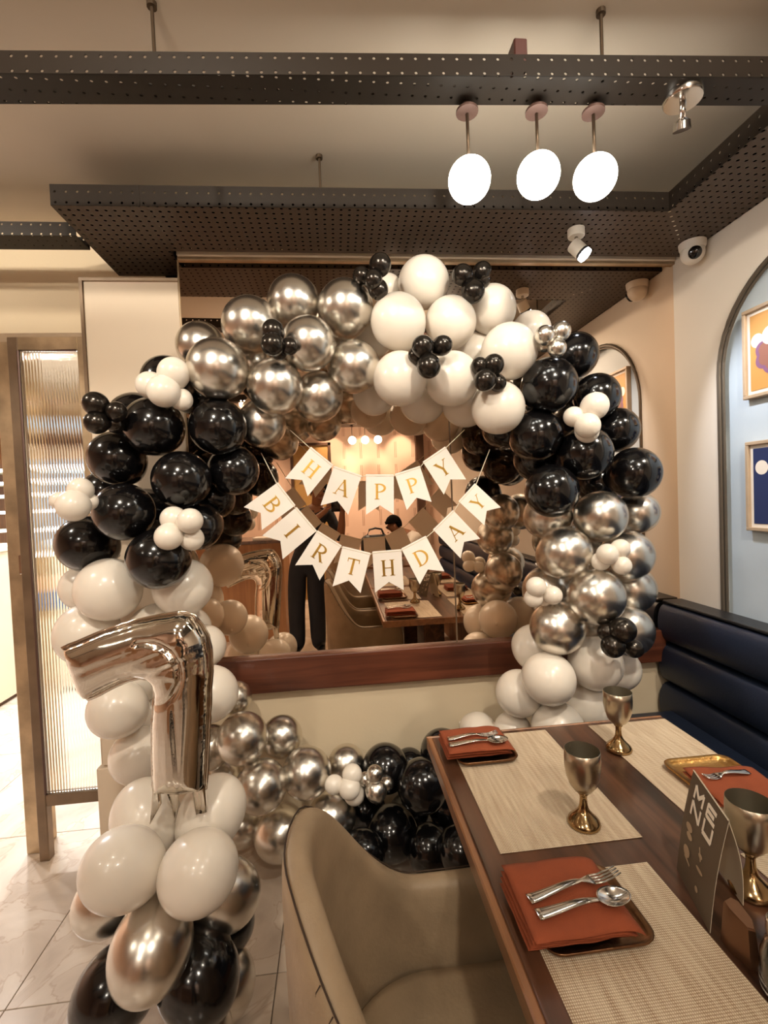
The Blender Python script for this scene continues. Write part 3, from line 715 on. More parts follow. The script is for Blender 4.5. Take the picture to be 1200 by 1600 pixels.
# menu tent card
mn = thing('menu_card', 'taupe folded menu tent card standing on the table', 'menu', (.63, .77, .7525))
def bent(Lo, Ro, La, Ra, bulge, nrm, n=10):
    rows = []
    for i in range(n+1):
        v = i/n; o = nrm*bulge*math.sin(PI*v)
        rows.append([Vector(Lo).lerp(Vector(La), v)+(Vector(Ro).lerp(Vector(Ra), v)-Vector(Lo).lerp(Vector(La), v))*u/6+o for u in range(7)])
    return rows
fL, fR, aL, aR, bL, bR = Vector((.613, .817, .7525)), Vector((.572, .690, .7525)), Vector((.660, .828, .934)), Vector((.629, .712, .918)), Vector((.70, .845, .7525)), Vector((.668, .728, .7525))
fn = (fR-fL).cross(aL-fL).normalized(); fn = fn if fn.x < 0 else -fn
def sheet(rows, nrm, th):
    m = MB(); a = m.quadstrip(rows); b = m.quadstrip([[p-nrm*th for p in r] for r in rows])
    nr, nc = len(a), len(a[0])
    for i in range(nr-1):
        for j in (0, nc-1): m.bm.faces.new((a[i][j], a[i+1][j], b[i+1][j], b[i][j]))
    for j in range(nc-1):
        for i in (0, nr-1): m.bm.faces.new((a[i][j], a[i][j+1], b[i][j+1], b[i][j]))
    return m
fr = obj('front_panel', sheet(bent(fL, fR, aL, aR, .004, fn), fn, .0008), M_menu, mn, True, angle=40)
obj('front_lining', sheet(bent(fL-fn*.0009, fR-fn*.0009, aL-fn*.0009, aR-fn*.0009, .004, fn), fn, .0005), M_cream_card, mn, True, angle=40)
bn = (bR-bL).cross(aL-bL).normalized(); bn = bn if bn.x > 0 else -bn
obj('back_panel', sheet(bent(bL, bR, aL, aR, .008, bn), bn, .0012), M_cream_card, mn, True, angle=40)
def on_front(u, v):   # u along the width, v up the card
    lo = fL.lerp(fR, u); hi = aL.lerp(aR, u); return lo.lerp(hi, v)+fn*(.004*math.sin(PI*v)+.0009)
def print_polys(polys, mm, name):
    m = MB()
    for poly in polys:
        a = [m.bm.verts.new(on_front(u, v)) for u, v in poly]; b = [m.bm.verts.new(on_front(u, v)+fn*.0003) for u, v in poly]
        n = len(poly); m.bm.faces.new(b); m.bm.faces.new(a[::-1])
        for k in range(n): m.bm.faces.new((a[k], a[(k+1) % n], b[(k+1) % n], b[k]))
    return obj(name, m, mm, fr)
def bar(x0, y0, x1, y1, w_):
    dx, dy = x1-x0, y1-y0; L = math.hypot(dx, dy); nx, ny = -dy/L*w_/2, dx/L*w_/2
    return [(x0+nx, y0+ny), (x1+nx, y1+ny), (x1-nx, y1-ny), (x0-nx, y0-ny)]
def blk(ch, x, y, w_, h, t_):
    B = lambda a, b, c, d: bar(x+a*w_, y+b*h, x+c*w_, y+d*h, t_)
    if ch == 'M': return [B(.08, 0, .08, 1), B(.92, 0, .92, 1), B(.1, .98, .5, .35), B(.9, .98, .5, .35)]
    if ch == 'E': return [B(.1, 0, .1, 1), B(.1, .93, .95, .93), B(.1, .5, .8, .5), B(.1, .07, .95, .07)]
    if ch == 'N': return [B(.08, 0, .08, 1), B(.92, 0, .92, 1), B(.1, .97, .9, .03)]
    if ch == 'U': return [B(.08, .05, .08, 1), B(.92, .05, .92, 1), B(.05, .06, .95, .06)]
pp = blk('M', .16, .80, .28, .12, .04)+blk('E', .52, .80, .26, .12, .036)+blk('N', .16, .64, .28, .13, .04)+blk('U', .52, .64, .26, .13, .04)
print_polys(pp, M_print, 'lettering')
ell = lambda x, y, a, b, n=16: [(x+a*math.cos(2*PI*k/n), y+b*math.sin(2*PI*k/n)) for k in range(n)]
print_polys([ell(.22, .52, .09, .035), ell(.26, .455, .08, .03), ell(.24, .30, .09, .05), ell(.60, .44, .05, .02), ell(.62, .32, .09, .016), ell(.60, .14, .04, .025), bar(.55, .50, .62, .40, .02), bar(.2, .25, .36, .22, .02)], M_frame, 'small_icons')

# shaker block and clear jar
bx = thing('shaker', 'bronze faceted shaker block between menu card and clear jar', 'shaker', (.598, .655, .7505))
m = MB(); P8 = lambda s, zs: [(.588+(x+.01)*.62*s, .652+y*s, z) for (x, y), z in zip(((-.019, .028), (-.024, .012), (-.012, -.024), (.008, -.028), (.022, -.014), (.022, .02), (.008, .03)), zs)]
V = m.quadstrip([P8(1.0, [.7505]*7), P8(.97, [.757]*7), P8(.80, [.815, .815, .809, .807, .811, .818, .819]), P8(.72, [.820, .819, .812, .810, .815, .822, .823])], True); m.bm.faces.new(V[0][::-1]); m.bm.faces.new(V[-1])
obj('body', m, M_bronze, bx, True, angle=25)
jr = thing('glass_jar', 'clear glass shaker jar with salt at the right frame edge', 'jar', (.608, .588, .7505))
m = MB(); m.lathe([(0, 0), (.030, 0), (.034, .004), (.035, .02), (.033, .055), (.027, .075), (.024, .082), (.024, .088), (.021, .088), (.021, .080), (.024, .073), (.030, .054), (.031, .02), (.029, .008), (0, .006)], (.608, .588, .7505), 24, cap=False); obj('glass_body', m, M_glass, jr, True)
obj('salt', MB().lathe([(0, .0065), (.0285, .0085), (.0305, .02), (.0298, .048), (0, .050)], (.608, .588, .7505), 24), M_salt, jr, True, angle=40)
obj('lid', MB().lathe([(.0255, .084), (.0265, .088), (.0255, .104), (.019, .109), (0, .110)], (.608, .588, .7505), 24), M_silverware, jr, True, angle=40)

# ------------------------------------------------------------------ barrel chairs
def chair(label):
    cx, cy, Ro, xf = .150, .785, .257, .41
    t = thing('barrel_chair', label, 'chair', (cx, cy, 0), 'beige barrel chairs')
    # plan path: near arm front -> round back -> far arm front ; (point, outward normal, rim height)
    path = []
    for k in range(9): path.append((Vector((xf-(xf-cx)*k/9, cy-Ro)), Vector((0, -1)), .628))
    for k in range(37):
        a = -PI/2-PI*k/36; th = abs(k/36*180-90); c = Vector((math.cos(a), math.sin(a)))
        s = max(0, min(1, 1-(th-16)/72)); s = s*s*(3-2*s)
        path.append((Vector((cx, cy))+c*Ro, c, .628+.285*s))
    for k in range(1, 10): path.append((Vector((cx+(xf-cx)*k/9, cy+Ro)), Vector((0, 1)), .628))
    T = .052; m = MB(); rows = []
    for i, (p, nrm, h) in enumerate(path):
        f = min(i, len(path)-1-i); pinch = [.45, .8, .95][f] if f < 3 else 1.
        hh = h-(.02 if f == 0 else 0); mid = p-nrm*T/2; r = []
        tl = T/2*pinch
        lean = .02*(hh-.4)
        for (o, z) in ((-tl*.9, .10), (-tl, .16), (-tl-lean*.3, .40), (-tl-lean, hh-.10), (-tl-lean, hh-.02), (-tl*.72-lean, hh-.004), (-lean, hh), (tl*.72-lean, hh-.005), (tl-lean, hh-.022), (tl-lean, hh-.10), (tl, .40), (tl, .16), (tl*.9, .10)):
            q = mid-nrm*o; r.append((q.x, q.y, z))
        rows.append(r)
    V = m.quadstrip(rows, True); m.bm.faces.new(V[0][::-1]); m.bm.faces.new(V[-1])
    obj('shell', m, M_leather, t, True, subsurf=1)
    m = MB(); poly = []
    Ri = Ro-T-.004
    poly += [(xf+.02-.0, cy-Ri+.0)]+[(cx+Ri*math.cos(-PI/2-PI*k/24), cy+Ri*math.sin(-PI/2-PI*k/24)) for k in range(25)]+[(xf+.02, cy+Ri)]
    C = Vector((sum(p[0] for p in poly)/len(poly), cy)); rows = []
    for s, z in ((1.0, .30), (1.0, .425), (.985, .445), (.95, .457), (.80, .466), (.4, .470)): rows.append([(C.x+(x-C.x)*s, C.y+(y-C.y)*s, z) for x, y in poly])
    V = m.quadstrip(rows, True); m.bm.faces.new(V[0][::-1]); m.bm.faces.new(V[-1])
    obj('seat', m, M_leather, t, True, angle=60)
    # stitched seam with splits along the outer rim
    pts = [(p.x+nrm.x*(.008*0-.007)+nrm.x*.02*(h-.4), p.y+nrm.y*(-.007)+nrm.y*.02*(h-.4), h-.0035) for p, nrm, h in path[2:-2]]
    obj('seam', MB().tube(pts, .0016, 6), M_seam, t, True)
    m = MB(); random.seed(3)
    for k in range(11):
        i = random.randrange(4, 40); p, nrm, h = path[i]; l_ = random.uniform(.005, .012); z = h-.006
        b = p+nrm*(-.005+.02*(h-.4)); m.tube([(b.x, b.y, z), (b.x+nrm.x*.0075, b.y+nrm.y*.0075, z-l_*.5), (b.x+nrm.x*.0085, b.y+nrm.y*.0085, z-l_)], [.0011, .0009, .0004], 5)
    obj('leather_splits', m, M_seam, t)
    for x, y in ((xf-.05, cy-.2), (xf-.05, cy+.2), (cx-.16, cy-.1), (cx-.16, cy+.1)): obj('leg', MB().tube([(x, y, .12), (x, y, 0)], [.02, .013], 12), M_walnut, t, True)
    return t
ch = chair('beige leather barrel chair in the foreground with a cracked rim seam')
dup(ch, (-.0, -.525, 0), 'beige barrel chair directly behind the foreground one, seen in the mirror', 'beige barrel chairs')
c3 = dup(ch, (0, -2.0, 0), 'beige barrel chair at the farthest table, seen in the mirror', 'beige barrel chairs')
# counter, paper and bag seen only in the mirror
wc = thing('service_counter', 'brown wooden service counter behind the photographer, seen in the mirror', 'counter', (-1.0, -1.2, 0))
obj('body', MB().box(-1.55, -.60, -1.6, -1.02, 0, 1.04), M_cabinet, wc); obj('worktop', MB().box(-1.57, -.58, -1.62, -1.0, 1.04, 1.075, .003, 1), M_walnut, wc)
tag(obj('paper_stack', MB().box(-.93, -.70, -1.3, -1.08, 1.0755, 1.10, .002, 1), M_paper), 'stack of white paper on the brown service counter', 'paper')
bg = thing('handbag', 'black padded bag on the farthest table, seen in the mirror', 'bag', (.42, -1.28, .752))
m = MB(); m.box(.255, .60, -1.38, -1.18, .752, 1.06, .08, 5); obj('body', m, M_bag, bg, True)
obj('handle', MB().tube([(.33, -1.28, 1.05), (.36, -1.28, 1.12), (.43, -1.28, 1.135), (.50, -1.28, 1.12), (.53, -1.28, 1.05)], .012, 10), M_bag, bg, True)
yd = struct(obj('door_1', MB().box(-.62, -.10, -2.985, -2.96, 0, 2.3), M_yellow)); obj('door_frame', MB().box(-.66, -.62, -2.99, -2.94, 0, 2.34), M_redbrown, yd); obj('door_frame', MB().box(-.10, -.06, -2.99, -2.94, 0, 2.34), M_redbrown, yd); obj('door_frame', MB().box(-.66, -.06, -2.99, -2.94, 2.3, 2.34), M_redbrown, yd)
struct(obj('trim_5', MB().box(1.22, 1.34, -3.0, -2.9, 0, 2.5), M_redbrown), 'dark corner post at the far wall')

# ------------------------------------------------------------------ measured positions
# x, y, z, radius, label: every large balloon where it hangs, in metres
BALLOONS = [
 ('black', 'black latex balloons of the arch, by the pillar', [
  (-0.595, 1.799, 1.939, 0.090, 'black balloon peeking out behind the white mini cluster nearest the chrome balloons'),
  (-0.728, 1.840, 1.807, 0.100, 'black balloon half hidden behind the gunmetal mini cluster beside the pillar'),
  (-0.608, 1.680, 1.753, 0.099, 'black balloon directly under the white mini cluster by the pillar, left of its twin'),
  (-0.396, 1.680, 1.748, 0.097, 'black balloon just below the lowest left chrome silver balloon of the arch'),
  (-0.758, 1.740, 1.655, 0.095, 'black balloon just below the gunmetal mini cluster, overlapping the fluted glass edge'),
  (-0.520, 1.660, 1.569, 0.097, 'black balloon in the very middle of the black part beside the pillar'),
  (-0.371, 1.773, 1.603, 0.092, 'black balloon nearest the letter B flag of the birthday banner'),
  (-0.712, 1.660, 1.468, 0.097, 'black balloon just right of the greyish mini cluster by the glass'),
  (-0.899, 1.790, 1.357, 0.101, 'black balloon lowest and outermost by the fluted glass, above white balloons'),
  (-0.600, 1.636, 1.307, 0.101, 'black balloon under the white mini cluster, overlapping the white balloons below'),
  (-0.507, 1.760, 1.406, 0.088, 'black balloon behind the white mini cluster of the black section by the pillar'),
  (-0.476, 1.880, 1.507, 0.083, 'black balloon tucked at the back between the mini cluster and the banner'),
  (-0.876, 1.900, 1.547, 0.084, 'black balloon tucked behind the greyish mini cluster beside the pillar'),
  (-0.554, 1.951, 1.933, 0.089, 'black balloon in the shadow behind the first chrome balloon by the pillar'),
  (-0.726, 1.900, 1.462, 0.091, 'black balloon buried at the back of the black section by the pillar'),
 ]),
 ('white', 'white latex balloons under the black ones by the pillar', [
  (-0.978, 1.900, 1.184, 0.084, 'white balloon peeking out under the lowest outermost black balloon by the glass'),
  (-0.807, 1.728, 1.199, 0.109, 'large white balloon above the bar of the silver number, below two black balloons'),
  (-0.573, 1.780, 1.184, 0.105, "white balloon right of the lowest black balloon, above the number's corner"),
  (-0.913, 1.782, 1.035, 0.109, "white balloon touching the left tip of the silver number's bar"),
  (-0.677, 1.794, 1.020, 0.106, "white balloon just behind the top edge of the silver number's bar"),
  (-0.616, 1.963, 0.983, 0.085, 'white balloon at the back behind the corner of the silver number'),
  (-0.531, 1.847, 0.940, 0.083, "white balloon right of the silver number's corner, at wood ledge height"),
  (-0.476, 1.700, 0.813, 0.098, "white balloon right of the silver number's stem, just below the wood ledge"),
  (-0.803, 1.857, 0.844, 0.115, 'white balloon framed under the bend of the silver number'),
  (-0.778, 1.680, 0.793, 0.095, "white balloon below the end of the silver number's bar, beside the pillar"),
  (-0.759, 1.915, 0.660, 0.100, "white balloon at the back left of the silver number's stem"),
  (-0.747, 1.747, 0.592, 0.097, "white balloon beside the pillar base, left of the silver number's stem"),
 ]),
 ('chrome', 'chrome silver balloons at the top of the arch', [
  (-0.492, 1.880, 2.089, 0.092, 'chrome silver balloon at the arch end nearest the pillar, partly behind another'),
  (-0.377, 1.640, 1.934, 0.102, 'chrome silver balloon touching the black section, above the black balloons'),
  (-0.281, 1.740, 2.117, 0.100, 'chrome silver balloon left of the black mini cluster'),
  (-0.126, 1.780, 2.213, 0.098, 'chrome silver balloon highest of its section, under the mirror rail'),
  (0.062, 1.740, 2.176, 0.102, 'chrome silver balloon below the black mini cluster at the mirror rail'),
  (-0.073, 1.640, 2.017, 0.092, 'chrome silver balloon just right of the black mini cluster'),
  (-0.194, 1.660, 1.878, 0.095, 'chrome silver balloon directly under the black mini cluster'),
  (0.083, 1.726, 1.961, 0.096, 'chrome silver balloon next to the white section, in the lower row'),
  (-0.052, 1.773, 1.865, 0.092, 'chrome silver balloon lowest in the middle, above the HAPPY banner'),
  (-0.264, 1.787, 1.773, 0.089, 'chrome silver balloon hanging lowest beside the black section, above letter H'),
  (-0.325, 1.920, 2.028, 0.089, 'chrome silver balloon hidden at the back between three silver ones'),
  (0.010, 1.920, 2.088, 0.086, 'chrome silver balloon at the back of the silver section against the mirror'),
 ]),
 ('white', 'white balloons at the top of the arch', [
  (0.367, 1.800, 2.297, 0.097, 'white balloon at the very top of the arch, between two black mini clusters'),
  (0.248, 1.700, 2.112, 0.099, 'white balloon left of centre, above the black mini cluster of the white section'),
  (0.451, 1.740, 2.124, 0.095, 'white balloon between two black mini clusters, under the topmost white balloon'),
  (0.631, 1.800, 2.195, 0.094, 'white balloon just under the black mini cluster at the mirror rail'),
  (0.824, 1.880, 2.141, 0.079, 'small looking white balloon next to the silver mini cluster'),
  (0.649, 1.680, 1.995, 0.102, 'white balloon above the lowest black mini cluster, beside the black section'),
  (0.244, 1.681, 1.903, 0.097, 'white balloon touching the chrome silver section in the lower row'),
  (0.433, 1.680, 1.900, 0.098, 'white balloon below the middle black mini cluster'),
  (0.604, 1.688, 1.794, 0.097, 'white balloon hanging lowest, next to the black section, above letter Y'),
  (0.527, 1.840, 1.843, 0.095, 'white balloon at the back left of the lowest hanging white one'),
  (0.363, 1.892, 1.870, 0.095, 'white balloon at the back under the middle of the arch'),
  (0.169, 1.900, 1.901, 0.087, 'white balloon at the back beside the chrome silver section, over letter P'),
  (0.238, 1.900, 2.316, 0.060, 'white balloon peeking out behind the upper left black mini cluster'),
  (0.176, 1.900, 2.131, 0.081, 'white balloon hidden behind the seam of silver and white sections'),
  (0.589, 1.900, 2.048, 0.098, 'white balloon hidden at the back behind three white ones'),
 ]),
 ('black', 'black latex balloons of the arch, by the booth', [
  (0.984, 1.840, 2.025, 0.093, 'black balloon topmost by the booth wall, under the silver mini cluster'),
  (0.789, 1.660, 1.867, 0.100, 'black balloon beside the lowest hanging white balloons, under the silver mini cluster'),
  (1.036, 1.773, 1.845, 0.090, 'black balloon right above the white mini cluster of its section'),
  (1.144, 1.820, 1.718, 0.090, 'black balloon right of the white mini cluster, before the reflected niche'),
  (1.151, 1.720, 1.538, 0.098, 'black balloon outermost by the booth wall, just above silver balloons'),
  (0.930, 1.680, 1.617, 0.100, 'black balloon directly under the white mini cluster of its section'),
  (0.760, 1.718, 1.694, 0.097, 'black balloon on the inner side of the arch, second below the hanging white balloon'),
  (0.821, 1.862, 1.617, 0.093, 'black balloon wedged between two black ones on the inner side of the arch'),
  (0.787, 1.660, 1.481, 0.097, 'black balloon lowest on the inner side, overlapping silver balloons'),
  (0.710, 1.900, 1.762, 0.097, 'black balloon at the back behind the lowest hanging white balloon'),
  (1.031, 1.927, 1.783, 0.090, 'black balloon buried at the back behind the white mini cluster'),
  (1.108, 1.900, 1.514, 0.095, 'black balloon buried above the first silver balloon by the booth'),
 ]),
 ('chrome', 'chrome silver balloons of the arch, by the booth', [
  (1.238, 1.840, 1.377, 0.087, 'silver balloon topmost and outermost by the booth wall'),
  (0.984, 1.680, 1.377, 0.096, 'silver balloon directly above the white mini cluster, under black balloons'),
  (0.834, 1.800, 1.382, 0.095, 'silver balloon beneath the lowest inner black balloon'),
  (0.839, 1.680, 1.247, 0.098, 'silver balloon between the two white mini clusters, above the lower one'),
  (1.125, 1.742, 1.215, 0.099, 'silver balloon right of the upper white mini cluster by the booth'),
  (0.920, 1.613, 1.092, 0.101, 'silver balloon right of the lower white mini cluster, before the booth'),
  (1.189, 1.820, 1.065, 0.099, "silver balloon by the booth wall, just above the booth's back"),
  (0.830, 1.822, 1.081, 0.096, 'silver balloon behind the lower white mini cluster'),
  (0.805, 1.684, 0.968, 0.101, 'silver balloon right above the white balloons on the inner side'),
  (1.109, 1.733, 0.921, 0.101, 'silver balloon behind the black mini cluster beside the booth'),
  (1.080, 1.907, 0.875, 0.095, 'silver balloon at the back left of the black mini cluster'),
  (1.111, 1.920, 1.195, 0.091, 'silver balloon buried behind the upper white mini cluster'),
 ]),
 ('white', 'white balloons at the foot of the arch behind the table', [
  (0.787, 1.840, 0.842, 0.097, 'white balloon at the wood ledge, under the lowest inner silver balloon'),
  (0.753, 1.660, 0.786, 0.096, 'round white balloon in the middle, below the wood ledge, behind the far goblet'),
  (0.958, 1.697, 0.815, 0.101, 'white balloon below the black mini cluster beside the booth'),
  (1.151, 1.860, 0.720, 0.090, 'white balloon closest to the booth, peeking out below the black mini cluster'),
  (0.692, 1.800, 0.678, 0.092, "white balloon outermost to the left over the table's far edge"),
  (0.967, 1.780, 0.625, 0.103, 'white balloon behind the rim of the far goblet'),
  (0.803, 1.700, 0.574, 0.098, 'white balloon sinking behind the far table edge, left of the goblet'),
  (0.554, 1.913, 0.481, 0.076, 'white balloon low behind the far napkin, farthest from the booth'),
  (0.678, 1.847, 0.500, 0.078, 'white balloon low behind the table edge, next to the far napkin'),
 ]),
 ('chrome', 'chrome silver balloons along the floor', [
  (-0.441, 1.930, 0.699, 0.065, 'silver balloon peeking out behind the white balloon at the wood ledge'),
  (-0.392, 1.798, 0.596, 0.095, "silver balloon upper right of the number's stem, over the floor row"),
  (-0.264, 1.920, 0.528, 0.083, 'silver balloon highest in the floor row against the cream wall'),
  (-0.323, 1.749, 0.435, 0.094, 'silver balloon in the floor row between the number and the chair'),
  (-0.161, 1.811, 0.433, 0.095, 'silver balloon left of the white mini cluster on the floor row'),
  (-0.008, 1.920, 0.392, 0.076, 'silver balloon behind the white mini cluster on the floor row'),
  (-0.073, 1.800, 0.252, 0.094, "silver balloon just above the chair's highest edge"),
  (-0.280, 1.850, 0.178, 0.099, 'silver balloon lowest on the floor left of the chair'),
  (-0.443, 1.930, 0.171, 0.083, "silver balloon low at the back beside the number's white balloons"),
  (-0.536, 1.862, 0.539, 0.085, "silver balloon right behind the silver number's stem"),
  (-0.512, 1.920, 0.380, 0.078, 'silver balloon at the back under the white balloon beside the stem'),
 ]),
 ('black', 'black balloons along the floor', [
  (0.148, 1.862, 0.391, 0.094, 'black balloon behind the tiny silver cluster on the floor row'),
  (0.279, 1.748, 0.376, 0.098, "black balloon beside the table's far left corner"),
  (0.161, 1.808, 0.161, 0.102, 'black balloon above the low arm of the chair'),
  (0.295, 1.711, 0.149, 0.090, 'black balloon lowest, between chair arm and table edge'),
  (0.390, 1.880, 0.424, 0.092, "black balloon half hidden by the table's far left corner"),
  (0.259, 1.950, 0.343, 0.068, 'black balloon peeking out between two black ones against the cream wall'),
  (0.056, 1.949, 0.180, 0.092, "black balloon under the white mini cluster, in the floor row's shadow"),
  (0.251, 1.954, 0.119, 0.093, 'black balloon buried at the back of the black floor balloons'),
  (0.415, 1.860, 0.200, 0.095, 'black balloon under the table edge in deep shadow'),
  (0.037, 1.691, 0.178, 0.084, "black balloon low behind the chair's rim"),
  (0.390, 1.607, 0.213, 0.085, 'black balloon on the floor under the table top'),
 ]),
]
STAND = [
  ('white', -0.580, 1.380, 0.600, 0.091, "white balloon back left under the silver number's stem"),
  ('white', -0.398, 1.380, 0.591, 0.092, "white balloon back right under the silver number's stem"),
  ('white', -0.564, 1.200, 0.590, 0.092, "big white balloon at the front left of the number's stand"),
  ('white', -0.383, 1.190, 0.568, 0.094, "big white balloon at the front right of the number's stand"),
  ('chrome', -0.687, 1.360, 0.383, 0.084, "silver balloon at the back left of the number's stand, under white"),
  ('chrome', -0.370, 1.360, 0.365, 0.094, "silver balloon at the right of the number's stand, under the front white one"),
  ('chrome', -0.500, 1.180, 0.400, 0.096, "big silver balloon front and centre in the number's stand"),
  ('chrome', -0.550, 1.420, 0.290, 0.086, "silver balloon at the back of the number's stand, mostly hidden"),
  ('black', -0.616, 1.240, 0.246, 0.098, "black balloon at the lower left of the number's stand"),
  ('black', -0.413, 1.240, 0.254, 0.101, "black balloon at the lower right of the number's stand, next to the silver one"),
  ('black', -0.387, 1.420, 0.220, 0.080, "black balloon at the back right of the number's stand, a dark sliver"),
  ('chrome', -0.390, 1.360, 0.099, 0.095, "grey silver balloon lowest at the right of the number's stand"),
  ('chrome', -0.414, 1.220, 0.111, 0.084, "grey silver balloon at the very foot of the number's stand"),
]
CLUSTERS = [
  ('white', 'cluster of mini white balloons nearest the chrome balloons, top of the black section', [(-0.531, 1.566, 1.847, 0.051), (-0.505, 1.586, 1.907, 0.050), (-0.580, 1.596, 1.873, 0.044), (-0.492, 1.606, 1.829, 0.036)]),
  ('gunmetal', 'cluster of gunmetal mini balloons overlapping the door frame beside the pillar', [(-0.734, 1.559, 1.808, 0.038), (-0.735, 1.559, 1.752, 0.036), (-0.675, 1.559, 1.784, 0.031), (-0.698, 1.599, 1.753, 0.029)]),
  ('white', 'cluster of mini white balloons in shade against the fluted glass', [(-0.799, 1.522, 1.495, 0.048), (-0.791, 1.552, 1.542, 0.038), (-0.866, 1.572, 1.513, 0.027), (-0.778, 1.572, 1.506, 0.027)]),
  ('white', 'cluster of mini white balloons low in the black section beside the pillar', [(-0.532, 1.545, 1.386, 0.043), (-0.466, 1.545, 1.432, 0.040), (-0.527, 1.585, 1.437, 0.042), (-0.476, 1.585, 1.374, 0.039)]),
  ('gunmetal', 'cluster of black mini balloons amid the chrome silver balloons', [(-0.180, 1.527, 1.979, 0.037), (-0.179, 1.547, 2.026, 0.036), (-0.130, 1.547, 1.979, 0.028), (-0.166, 1.567, 1.967, 0.026)]),
  ('gunmetal', 'cluster of black mini balloons over the mirror rail, left of the topmost white balloon', [(0.156, 1.623, 2.227, 0.032), (0.184, 1.643, 2.286, 0.038), (0.175, 1.653, 2.207, 0.035), (0.120, 1.663, 2.258, 0.030)]),
  ('gunmetal', 'cluster of black mini balloons right of the topmost white balloon', [(0.523, 1.683, 2.215, 0.043), (0.487, 1.683, 2.272, 0.038), (0.569, 1.713, 2.300, 0.034), (0.572, 1.733, 2.277, 0.032)]),
  ('gunmetal', 'cluster of black mini balloons in the middle of the white section', [(0.305, 1.546, 1.973, 0.037), (0.372, 1.556, 1.980, 0.033), (0.322, 1.546, 1.910, 0.040), (0.292, 1.586, 1.958, 0.030)]),
  ('gunmetal', 'cluster of black mini balloons over the lowest hanging white balloon', [(0.515, 1.555, 1.863, 0.038), (0.552, 1.575, 1.919, 0.036), (0.508, 1.585, 1.918, 0.030), (0.571, 1.595, 1.863, 0.030)]),
  ('chrome', 'cluster of chrome silver mini balloons between white and black sections', [(0.737, 1.570, 2.016, 0.034), (0.798, 1.580, 2.032, 0.034), (0.778, 1.570, 1.974, 0.032), (0.753, 1.610, 1.999, 0.028)]),
  ('white', 'cluster of mini white balloons among black ones near the booth', [(0.903, 1.560, 1.768, 0.047), (0.870, 1.550, 1.701, 0.043), (0.838, 1.580, 1.737, 0.035), (0.884, 1.580, 1.687, 0.041)]),
  ('white', 'cluster of mini white balloons on silver ones, the upper and nearer the booth', [(0.937, 1.561, 1.251, 0.037), (0.991, 1.571, 1.267, 0.033), (0.988, 1.561, 1.210, 0.033), (0.930, 1.591, 1.223, 0.033)]),
  ('white', "cluster of mini white balloons on silver ones, over the mirror's reflection", [(0.703, 1.629, 1.137, 0.036), (0.763, 1.629, 1.103, 0.034), (0.701, 1.649, 1.093, 0.034), (0.749, 1.669, 1.086, 0.030)]),
  ('gunmetal', 'cluster of black mini balloons low beside the booth', [(0.956, 1.513, 0.993, 0.044), (0.926, 1.523, 0.939, 0.040), (0.927, 1.553, 0.977, 0.035), (1.014, 1.543, 0.917, 0.032)]),
  ('white', 'cluster of mini white balloons on the floor row above the chair', [(0.001, 1.736, 0.403, 0.041), (0.013, 1.756, 0.441, 0.037), (-0.056, 1.746, 0.415, 0.034), (0.017, 1.766, 0.360, 0.040)]),
  ('chrome', 'cluster of tiny chrome balloons beside mini white ones on the floor row', [(0.100, 1.726, 0.389, 0.041), (0.098, 1.726, 0.452, 0.032), (0.063, 1.766, 0.412, 0.026), (0.142, 1.756, 0.393, 0.026)]),
]
# flag: letter, top corner, top corner (x, z) on the garland plane
BANNERS = {
 'HAPPY': (((-0.167, 1.755), (0.506, 1.732)), [
   ('H', (-0.09, 1.675), (-0.011, 1.606)),
   ('A', (-0.007, 1.601), (0.094, 1.562)),
   ('P', (0.112, 1.565), (0.217, 1.561)),
   ('P', (0.223, 1.563), (0.319, 1.59)),
   ('Y', (0.332, 1.606), (0.421, 1.661)),
 ]),
 'BIRTHDAY': (((-0.279, 1.67), (0.605, 1.653)), [
   ('B', (-0.217, 1.55), (-0.157, 1.463)),
   ('I', (-0.153, 1.456), (-0.083, 1.365)),
   ('R', (-0.079, 1.365), (0.008, 1.304)),
   ('T', (0.013, 1.301), (0.116, 1.27)),
   ('H', (0.125, 1.275), (0.235, 1.278)),
   ('D', (0.237, 1.281), (0.333, 1.325)),
   ('A', (0.363, 1.348), (0.443, 1.419)),
   ('Y', (0.466, 1.452), (0.533, 1.518)),
 ]),
}
NUMBER = [(-0.718, 1.126), (-0.684, 1.137), (-0.62, 1.161), (-0.534, 1.184), (-0.473, 1.194), (-0.417, 1.199), (-0.391, 1.19), (-0.371, 1.164), (-0.357, 1.134), (-0.351, 1.088), (-0.352, 1.037), (-0.357, 1.002), (-0.361, 0.95), (-0.366, 0.899), (-0.373, 0.822), (-0.38, 0.754), (-0.383, 0.726), (-0.444, 0.723), (-0.512, 0.734), (-0.511, 0.809), (-0.506, 0.911), (-0.5, 0.962), (-0.495, 0.995), (-0.5, 1.018), (-0.511, 1.031), (-0.533, 1.037), (-0.562, 1.033), (-0.596, 1.02), (-0.63, 1.004), (-0.663, 0.99), (-0.684, 1.018), (-0.693, 1.054), (-0.703, 1.09), (-0.708, 1.118)]
TAILS = [[(-0.512, 0.737), (-0.527, 0.645), (-0.497, 0.693), (-0.503, 0.733)], [(-0.486, 0.731), (-0.464, 0.652), (-0.444, 0.724)], [(-0.417, 0.724), (-0.408, 0.658), (-0.38, 0.663), (-0.383, 0.726)]]

